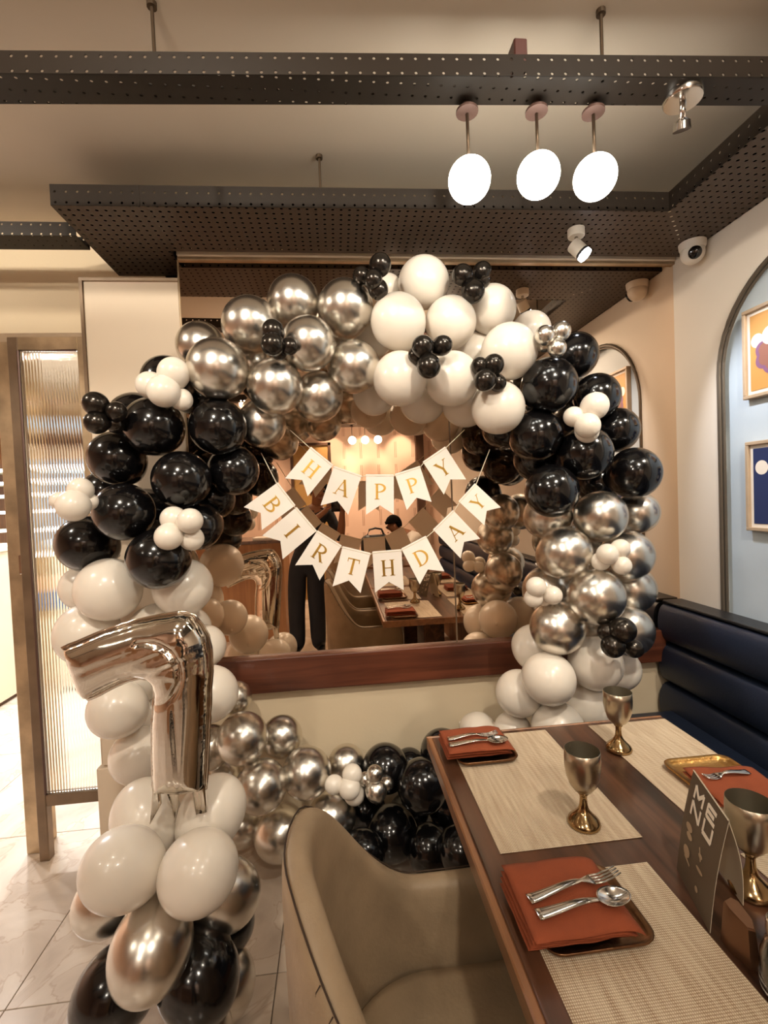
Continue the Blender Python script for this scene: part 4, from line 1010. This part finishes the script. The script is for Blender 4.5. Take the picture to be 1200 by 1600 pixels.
# ------------------------------------------------------------------ balloons
def balloon_mesh(name, m, neck=True, n=26):
    prof = []
    for k in range(n+1):
        a = PI-PI*k/n; z = math.cos(a); r = math.sin(a)
        if z < 0: z = z-.13*(-z)**3; r *= 1-.05*(-z)**2
        prof.append((max(0, r), z))
    prof[0] = (.055, prof[0][1]+.012)
    if neck: prof = [(.0, -1.235), (.085, -1.235), (.09, -1.215), (.05, -1.19), (.05, -1.14)]+prof
    prof[-1] = (0, 1.0)
    b = MB().lathe(prof, (0, 0, 0), 36, cap=True)
    o = obj(name, b, m, None, True); me = o.data; bpy.data.objects.remove(o); return me
BM_ = {'black': balloon_mesh('balloon', M_black), 'white': balloon_mesh('balloon', M_white), 'chrome': balloon_mesh('balloon', M_chrome), 'gunmetal': balloon_mesh('balloon', M_gunmetal)}
def put(mesh, name, c, r, out, stretch=1.):
    o = bpy.data.objects.new(name, mesh); COL.objects.link(o)
    q = Vector(out).normalized().to_track_quat('Z', 'Y'); q = q @ Matrix.Rotation(random.uniform(0, 6.28), 3, 'Z').to_quaternion()
    o.rotation_mode = 'QUATERNION'; o.rotation_quaternion = q; o.location = c; o.scale = (r, r, r*stretch); return o
for mt, grp, L in BALLOONS:
    for x, y, z, r, lab in L:
        v = Vector((x, y-1.86, z)).normalized()
        out = Vector((random.uniform(-.45, .45), -.8+random.uniform(-.2, .4), random.uniform(-.1, .6)))
        o = put(BM_[mt], 'balloon', (x, y, z), r, out, random.uniform(1.0, 1.04)); tag(o, lab, 'balloon', grp)
for mt, x, y, z, r, lab in STAND:
    out = Vector((x+.49, y-1.3, -.10 if mt != 'white' else .12)); o = put(BM_[mt], 'balloon', (x, y, z), r, out, 1.14 if z > .13 else 1.0); tag(o, lab, 'balloon', "balloons of the number's stand")
for mt, lab, L in CLUSTERS:
    c = sum((Vector(q[:3]) for q in L), Vector())/len(L)
    t = thing('balloon_cluster', lab, 'balloons', c, 'clusters of mini balloons'); 
    for x, y, z, r in L:
        o = put(BM_[mt], 'mini_balloon', Vector((x, y, z))-c, r, Vector((x, y, z))-c-Vector((0, .03, 0)), 1.06); o.parent = t

# ------------------------------------------------------------------ foil number seven
nb = thing('number_balloon', 'silver foil balloon shaped as the number seven', 'balloon', (-.5, 1.28, .66))
poly = [Vector(p) for p in NUMBER]; N = len(poly)
dense = []
for k in range(N):
    a, b = poly[k], poly[(k+1) % N]; n = max(1, int((b-a).length/.012))
    for i in range(n): dense.append(a.lerp(b, i/n))
nd = len(dense)
def seg_d(p, a, b):
    ab = b-a; t = max(0, min(1, (p-a).dot(ab)/max(1e-12, ab.dot(ab)))); return (p-(a+ab*t)).length
def inside(p):
    c = False
    for i in range(N):
        a, b = poly[i], poly[(i+1) % N]
        if (a.y > p.y) != (b.y > p.y) and p.x < (b.x-a.x)*(p.y-a.y)/(b.y-a.y)+a.x: c = not c
    return c
bd = lambda p: min(seg_d(p, poly[i], poly[(i+1) % N]) for i in range(N))
x0 = min(p.x for p in poly); x1 = max(p.x for p in poly); y0 = min(p.y for p in poly); y1 = max(p.y for p in poly)
pts = list(dense); st = .0065; j = 0; yy = y0
while yy < y1:
    xx = x0+(st/2 if j % 2 else 0)
    while xx < x1:
        p = Vector((xx, yy))
        if inside(p) and bd(p) > .0045: pts.append(p)
        xx += st
    yy += st*.87; j += 1
v2, _e, f2, *_ = geometry.delaunay_2d_cdt(pts, [(k, (k+1) % nd) for k in range(nd)], [], 1, 1e-6)
bend = Vector((-.50, 1.055))
def height(p):
    d = bd(p); R = .066; u = min(1, d/R)
    h = .058*math.sqrt(max(0, 1-(1-u)**2))**.9
    q = p-bend; near = math.exp(-((q.length-.02)/.06)**2)
    if p.y < 1.04 and p.x > -.53: ac, al = p.x, p.y
    else: ac, al = p.y-.36*p.x, p.x
    h += u*(.0045*pnoise(Vector((ac*38, al*4, 1)))+.002*pnoise(Vector((ac*80, al*7, 5))))
    h += .0035*u*math.exp(-d/.03)*pnoise(Vector((ac*12, al*75, 2)))*(.35+1.2*near)
    h -= .012*math.exp(-((q.length-.085)/.006)**2)*u*(1 if q.x > -.02 and q.y > -.09 else 0)
    return h
bm = bmesh.new(); H_ = [height(p) for p in v2]; on = [bd(p) < 1e-4 for p in v2]
Fv = [bm.verts.new((p.x, 1.28-h, p.y)) for p, h in zip(v2, H_)]
Bv = [Fv[i] if on[i] else bm.verts.new((p.x, 1.28+h, p.y)) for i, (p, h) in enumerate(zip(v2, H_))]
for f in f2:
    if len(f) >= 3:
        try:
            bm.faces.new([Fv[k] for k in f]); bm.faces.new([Bv[k] for k in f][::-1])
        except ValueError: pass
obj('foil_body', bm, M_foil, nb, True)
# flat welded rim
m = MB(); rows = []
cen = sum(dense, Vector((0, 0)))/nd
out = []
for k in range(nd):
    a, b = dense[k-1], dense[(k+1) % nd]; t_ = (b-a).normalized(); out.append(Vector((t_.y, -t_.x)))
area = sum(dense[k].x*dense[(k+1) % nd].y-dense[(k+1) % nd].x*dense[k].y for k in range(nd))
sg = 1 if area > 0 else -1
for dd, yo in ((-.002, -.0012), (.007, -.0006), (.007, .0006), (-.002, .0012)):
    rows.append([(dense[k].x+sg*out[k].x*dd*(1+.25*pnoise(Vector((k*.7, 0, 0)))), 1.28+yo+(.003*pnoise(Vector((k*.55, 3, 0))) if dd > 0 else 0), dense[k].y+sg*out[k].y*dd) for k in range(nd)])
rows.append(rows[0]); m.quadstrip(rows, True); bmesh.ops.remove_doubles(m.bm, verts=m.bm.verts[:], dist=1e-6)
obj('welded_rim', m, M_foil, nb, True)
for tl in TAILS:
    m = MB(); M = Matrix(((1, 0, 0, 0), (0, 0, 1, 1.274), (0, 1, 0, 0), (0, 0, 0, 1)))
    pl_ = [Vector(p) for p in tl]
    pl_[0].y += .02; pl_[-1].y += .02
    m.prism(pl_, M, .012); bmesh.ops.subdivide_edges(m.bm, edges=m.bm.edges[:], cuts=3, use_grid_fill=True)
    for v in m.bm.verts: v.co.y += .006*pnoise(Vector((v.co.x*60, 0, v.co.z*14)))
    obj('flat_tail', m, M_foil, nb, True)

# ------------------------------------------------------------------ birthday banners
def arcpts(cx, cy, rx, ry, a0, a1, n=14): return [(cx+rx*math.cos(math.radians(a0+(a1-a0)*k/n)), cy+ry*math.sin(math.radians(a0+(a1-a0)*k/n))) for k in range(n+1)]
def stroke(pts, ws):
    """ribbon polygon along pts with widths ws"""
    Lp, Rp = [], []
    for i, p in enumerate(pts):
        a = Vector(pts[max(0, i-1)]); b = Vector(pts[min(len(pts)-1, i+1)]); t = (b-a).normalized(); n = Vector((-t.y, t.x)); w_ = ws[i] if isinstance(ws, list) else ws
        q = Vector(p); Lp.append(q+n*w_/2); Rp.append(q-n*w_/2)
    return [[Lp[i], Lp[i+1], Rp[i+1], Rp[i]] for i in range(len(pts)-1)]
TH, TN, SF = .15, .055, .045
def serif(x, y, w_=.30): return stroke([(x-w_/2, y), (x+w_/2, y)], SF)
def bowl(x, y0, y1, rx):
    P = [(x, y1)]+arcpts(x+.12, (y0+y1)/2, rx, (y1-y0)/2, 90, -90)+[(x, y0)]
    n = len(P); W = [TN+(TH-TN)*max(0, math.sin(PI*k/(n-1)))**1.5 for k in range(n)]; return stroke(P, W)
def glyph(c):
    V = lambda x, w_=TH: stroke([(x, 0), (x, 1)], w_); s2 = lambda x: serif(x, .022)+serif(x, .978)
    if c == 'I': return V(.35)+s2(.35)
    if c == 'H': return V(.15)+V(.68)+s2(.15)+s2(.68)+stroke([(.15, .5), (.68, .5)], TN)
    if c == 'A': return stroke([(.08, 0), (.42, .98)], TN)+stroke([(.40, 1.0), (.76, 0)], TH)+stroke([(.2, .34), (.62, .34)], TN)+serif(.08, .022, .24)+serif(.76, .022, .3)
    if c == 'P': return V(.15)+s2(.15)+bowl(.15, .47, .97, .38)
    if c == 'B': return V(.15)+s2(.15)+bowl(.15, .52, .97, .32)+bowl(.15, .03, .52, .40)
    if c == 'R': return V(.15)+s2(.15)+bowl(.15, .48, .97, .36)+stroke([(.36, .48), (.72, .0)], TH)+serif(.76, .022, .2)
    if c == 'T': return V(.38)+serif(.38, .022)+stroke([(.0, .965), (.76, .965)], .07)+stroke([(.025, .98), (.025, .76)], .05)+stroke([(.735, .98), (.735, .76)], .05)
    if c == 'D': return V(.15)+s2(.15)+bowl(.15, .03, .97, .52)
    if c == 'Y': return stroke([(.06, .98), (.40, .45)], TH)+stroke([(.72, .98), (.40, .45)], TN)+stroke([(.40, 0), (.40, .5)], TH)+serif(.40, .022)+serif(.07, .978, .28)+serif(.72, .978, .24)
for word, (ends, flags) in BANNERS.items():
    Y = 1.76
    t = thing('birthday_banner', 'white flag banner reading %s in gold letters' % word, 'banner', (flags[len(flags)//2][1][0], Y, flags[len(flags)//2][1][1]))
    line = [(ends[0][0], 1.84, ends[0][1])]
    for c, a, b in flags: line += [(a[0], Y-.001, a[1]), (b[0], Y-.001, b[1])]
    line.append((ends[1][0], 1.80, ends[1][1])); obj('string', MB().tube(line, .0016, 6), M_string, t)
    for i, (c, a, b) in enumerate(flags):
        A, B_ = Vector((a[0], a[1])), Vector((b[0], b[1])); u = (B_-A); wd = u.length; u.normalize(); dn = Vector((u.y, -u.x)); hgt = wd*1.38
        tilt = [.05, -.03, .02, .06, -.05, .12, .03, .09][i % 8]
        c_, s_ = math.cos(tilt), math.sin(tilt)
        # columns: along the top edge, down the flag, toward the viewer
        ex = Vector((u.x, 0, u.y)); ed = Vector((dn.x*c_, -s_, dn.y*c_)); en = ex.cross(ed); en = en if en.y < 0 else -en
        M = Matrix(((ex.x, ed.x, en.x, A.x), (ex.y, ed.y, en.y, Y), (ex.z, ed.z, en.z, A.y), (0, 0, 0, 1)))
        fl = obj('flag', MB().prism([(0, -.006), (wd, -.006), (wd, hgt), (wd/2, hgt*.76), (0, hgt)], M, .0012), M_flag, t)
        lh = wd*.56; m = MB(); adv = {'I': .7, 'H': .83, 'T': .76, 'D': .85, 'P': .68, 'B': .7}.get(c, .8)
        for q in glyph(c):
            poly_ = [(wd/2+(p.x-adv/2)*lh, hgt*.20+(1-p.y)*lh) for p in q]
            m.prism(poly_, M @ Matrix.Translation((0, 0, .0013)), .0006)
        obj('letter', m, M_goldfoil, fl)

# ------------------------------------------------------------------ people (seen in the mirror)
def skin(name, pts, edges, mats, parent, levels=2):
    """pts: {key: (x, y, z, radius_x, radius_y, material)}; one continuous skinned body"""
    keys = list(pts); me = bpy.data.meshes.new(name); me.from_pydata([pts[k][:3] for k in keys], [(keys.index(a), keys.index(b)) for a, b in edges], [])
    o = bpy.data.objects.new(name, me); COL.objects.link(o); md = o.modifiers.new('skin', 'SKIN'); md.use_smooth_shade = True
    me.skin_vertices.new() if not me.skin_vertices else None
    for i, k in enumerate(keys):
        sv = me.skin_vertices[0].data[i]; sv.radius = (pts[k][3], pts[k][4]); sv.use_root = (i == 0)
    s = o.modifiers.new('subdivision', 'SUBSURF'); s.levels = levels; s.render_levels = levels
    dg = bpy.context.evaluated_depsgraph_get(); dg.update(); nm = bpy.data.meshes.new_from_object(o.evaluated_get(dg))
    o.modifiers.clear(); o.data = nm; bpy.data.meshes.remove(me)
    nm.materials.clear()
    for q in mats: nm.materials.append(q)
    P = [(Vector(pts[a][:3]), Vector(pts[b][:3]), pts[a][5], pts[b][5]) for a, b in edges]
    for p in nm.polygons:
        c = p.center; best = 9; mi = 0
        for a, b, ma, mb in P:
            ab = b-a; t = max(0, min(1, (c-a).dot(ab)/max(1e-9, ab.dot(ab)))); dd = (c-a-ab*t).length
            if dd < best-1e-6: best = dd; mi = ma if t < .5 else mb
        p.material_index = mi; p.use_smooth = True
    nm.name = name
    if parent is not None: attach(o, parent)
    return o
def head_parts(t, c, fwd, up, r, hair_mat):
    """eyes and hair for a head centred at c"""
    f = Vector(fwd).normalized(); u = Vector(up).normalized(); s = f.cross(u).normalized(); u = s.cross(f)
    M = Matrix(((s.x, f.x, u.x, c[0]), (s.y, f.y, u.y, c[1]), (s.z, f.z, u.z, c[2]), (0, 0, 0, 1)))
    m = MB(); bmesh.ops.create_uvsphere(m.bm, u_segments=28, v_segments=18, radius=1)
    for v in m.bm.verts:
        if v.co.z < .15 and v.co.y > -.25: v.co.z = max(v.co.z, .15+.28*max(0, v.co.y+.25))
        if v.co.z < -.45: v.co.z = -.45
        k = 1+.04*pnoise(v.co*6); v.co = Vector((v.co.x*r*.88*k, v.co.y*r*1.05*k-.008, v.co.z*r*1.18*k+.018))
    bmesh.ops.transform(m.bm, matrix=M, verts=m.bm.verts[:]); obj('hair', m, hair_mat, t, True)
    for sx in (-1, 1):
        m = MB(); bmesh.ops.create_uvsphere(m.bm, u_segments=10, v_segments=8, radius=.011); bmesh.ops.transform(m.bm, matrix=M @ Matrix.Translation((sx*r*.36, r*.90, .0)), verts=m.bm.verts[:]); obj('eye', m, M_lensblack, t, True)
        m = MB(); bmesh.ops.create_uvsphere(m.bm, u_segments=10, v_segments=8, radius=.03); bmesh.ops.transform(m.bm, matrix=M @ Matrix.Translation((sx*r*.88, -.005, -.012)) @ Matrix.Diagonal((.3, .6, 1, 1)), verts=m.bm.verts[:]); obj('ear', m, M_skin, t, True)
    m = MB().tube([M @ Vector((-.022, r*.90, -.062)), M @ Vector((0, r*.95, -.064)), M @ Vector((.022, r*.90, -.062))], .006, 8); obj('mouth', m, M_plum, t, True)

# photographer, standing behind the camera and holding the phone up at it
ph = thing('person', 'person in dark patterned shirt and black jeans taking the photo, in the mirror', 'person', (-.32, -.45, 0))
S, J, K, E_ = 0, 1, 2, 3          # skin, jeans, shirt, shoe
hc = Vector((-.16, -.40, 1.565))
pts = {'pelvis': (-.32, -.46, .90, .155, .11, J), 'waist': (-.31, -.46, 1.02, .145, .105, K), 'chest': (-.28, -.45, 1.22, .165, .115, K), 'upper': (-.245, -.44, 1.34, .13, .10, K),
       'neck': (-.20, -.42, 1.435, .052, .052, S), 'jaw': (-.172, -.405, 1.495, .062, .068, S), 'head': (-.16, -.40, 1.565, .076, .088, S), 'crown': (-.155, -.40, 1.635, .062, .072, S), 'nose': (-.150, -.302, 1.55, .012, .012, S),
       'hipl': (-.40, -.46, .84, .11, .11, J), 'kneel': (-.43, -.44, .48, .092, .088, J), 'anklel': (-.435, -.46, .09, .082, .08, J), 'heell': (-.45, -.46, .045, .042, .045, E_), 'toel': (-.46, -.29, .03, .038, .028, E_),
       'hipr': (-.24, -.46, .84, .11, .11, J), 'kneer': (-.235, -.43, .48, .092, .088, J), 'ankler': (-.235, -.46, .09, .082, .08, J), 'heelr': (-.21, -.46, .045, .042, .045, E_), 'toer': (-.20, -.29, .03, .038, .028, E_),
       'shr': (-.075, -.44, 1.345, .062, .062, K), 'elr': (.015, -.34, 1.10, .045, .045, K), 'far': (.035, -.22, 1.24, .038, .038, S), 'wrr': (.045, -.09, 1.375, .026, .022, S), 'par': (.048, -.062, 1.42, .034, .016, S),
       'shl': (-.40, -.43, 1.335, .062, .062, K), 'ell': (-.44, -.27, 1.14, .045, .045, K), 'fal': (-.28, -.19, 1.26, .038, .038, S), 'wrl': (-.115, -.10, 1.375, .026, .022, S), 'pal': (-.075, -.065, 1.41, .032, .016, S)}
ed = [('pelvis', 'waist'), ('waist', 'chest'), ('chest', 'upper'), ('upper', 'neck'), ('neck', 'jaw'), ('jaw', 'head'), ('head', 'crown'), ('head', 'nose'), ('pelvis', 'hipl'), ('hipl', 'kneel'), ('kneel', 'anklel'), ('anklel', 'heell'), ('heell', 'toel'),
      ('pelvis', 'hipr'), ('hipr', 'kneer'), ('kneer', 'ankler'), ('ankler', 'heelr'), ('heelr', 'toer'), ('upper', 'shr'), ('shr', 'elr'), ('elr', 'far'), ('far', 'wrr'), ('wrr', 'par'), ('upper', 'shl'), ('shl', 'ell'), ('ell', 'fal'), ('fal', 'wrl'), ('wrl', 'pal')]
for side, px_, sgn in (('r', .048, 1), ('l', -.075, -1)):
    for k in range(4):
        z = 1.402+k*.018; Lf = (.030, .036, .038, .033)[k]; base = 'pa'+side; bx_, by_, bz_ = pts[base][:3]
        n1, n2, n3 = 'f%s%d1' % (side, k), 'f%s%d2' % (side, k), 'f%s%d3' % (side, k)
        pts[n1] = (bx_+sgn*.004, by_+.026, z, .009, .009, S); pts[n2] = (bx_-sgn*.004, by_+.040+Lf*.12, z+.004, .0085, .0085, S); pts[n3] = (bx_-sgn*(.012+Lf*.3), by_+.044, z+.006, .0075, .0075, S)
        ed += [(base, n1), (n1, n2), (n2, n3)]
    pts['th1'+side] = (px_-sgn*.014, -.066, 1.44, .011, .011, S); pts['th2'+side] = (px_-sgn*.026, -.062, 1.462, .0095, .0095, S); ed += [('pa'+side, 'th1'+side), ('th1'+side, 'th2'+side)]
skin('body', pts, ed, [M_skin, M_denim, M_shirt, M_shoe], ph)
head_parts(ph, hc, (.12, 1, -.02), (0, .02, 1), .095, M_hair)
phn = thing('phone', 'dark phone held up by the standing person, seen in the mirror', 'phone', (-.012, -.03, 1.41))
obj('case', MB().box(-.052, .026, -.040, -.031, 1.375, 1.495, .004, 3), M_phone, phn, True, angle=40)
obj('camera_ring', MB().lathe([(.010, 0), (.011, .0015), (.008, .0018), (0, .0015)], (0.0, -.031, 1.477), 20, (0, 1, 0)), M_steel, phn, True)

# diner leaning over the farthest table
dn_ = thing('person', 'seated diner in a white shirt leaning over a table, seen in the mirror', 'person', (1.12, -1.45, .46))
hc2 = Vector((.665, -1.46, 1.145))
pts = {'pelvis': (1.13, -1.45, .58, .15, .115, J), 'waist': (1.08, -1.45, .72, .14, .11, K), 'chest': (.98, -1.45, .90, .15, .12, K), 'upper': (.88, -1.45, .99, .12, .10, K), 'neck': (.775, -1.455, 1.06, .052, .052, S), 'jaw': (.69, -1.46, 1.085, .06, .062, S), 'head': (.665, -1.46, 1.145, .084, .074, S), 'crown': (.672, -1.46, 1.205, .07, .062, S), 'nose': (.573, -1.46, 1.115, .012, .012, S),
       'shn': (.885, -1.27, .97, .062, .062, K), 'eln': (.72, -1.20, .815, .042, .042, K), 'wrn': (.585, -1.30, .89, .027, .024, S), 'pan': (.555, -1.35, .945, .034, .018, S),
       'shf': (.885, -1.63, .97, .062, .062, K), 'elf': (.74, -1.70, .815, .042, .042, K), 'wrf': (.56, -1.60, .80, .027, .024, S), 'paf': (.50, -1.55, .795, .036, .018, S),
       'kn1': (.80, -1.33, .56, .075, .075, J), 'an1': (.74, -1.33, .10, .048, .05, J), 'to1': (.60, -1.33, .04, .038, .03, E_), 'kn2': (.80, -1.57, .56, .075, .075, J), 'an2': (.74, -1.57, .10, .048, .05, J), 'to2': (.60, -1.57, .04, .038, .03, E_)}
ed = [('pelvis', 'waist'), ('waist', 'chest'), ('chest', 'upper'), ('upper', 'neck'), ('neck', 'jaw'), ('jaw', 'head'), ('head', 'crown'), ('head', 'nose'), ('upper', 'shn'), ('shn', 'eln'), ('eln', 'wrn'), ('wrn', 'pan'), ('upper', 'shf'), ('shf', 'elf'), ('elf', 'wrf'), ('wrf', 'paf'), ('pelvis', 'kn1'), ('kn1', 'an1'), ('an1', 'to1'), ('pelvis', 'kn2'), ('kn2', 'an2'), ('an2', 'to2')]
for base in ('pan', 'paf'):
    bx_, by_, bz_ = pts[base][:3]
    for k in range(5):
        o = (k-1.8)*.018; n1, n2 = base+'f%d1' % k, base+'f%d2' % k
        if k == 4: pts[n1] = (bx_-.01, by_+.035, bz_+.015, .010, .010, S); pts[n2] = (bx_-.03, by_+.045, bz_+.02, .009, .009, S)
        elif base == 'pan': pts[n1] = (bx_-.005, by_-.03, bz_+.03+o*.5, .009, .009, S); pts[n2] = (bx_+.005, by_-.055, bz_+.05+o, .008, .008, S)
        else: pts[n1] = (bx_-.045, by_+o, bz_, .009, .009, S); pts[n2] = (bx_-.075-.006*(k % 3), by_+o*1.1, bz_-.012, .008, .008, S)
        ed += [(base, n1), (n1, n2)]
skin('body', pts, ed, [M_skin, M_denim, M_whiteshirt, M_shoe], dn_)
head_parts(dn_, hc2, (-1, 0, -.25), (-.2, 0, 1), .095, M_hair)
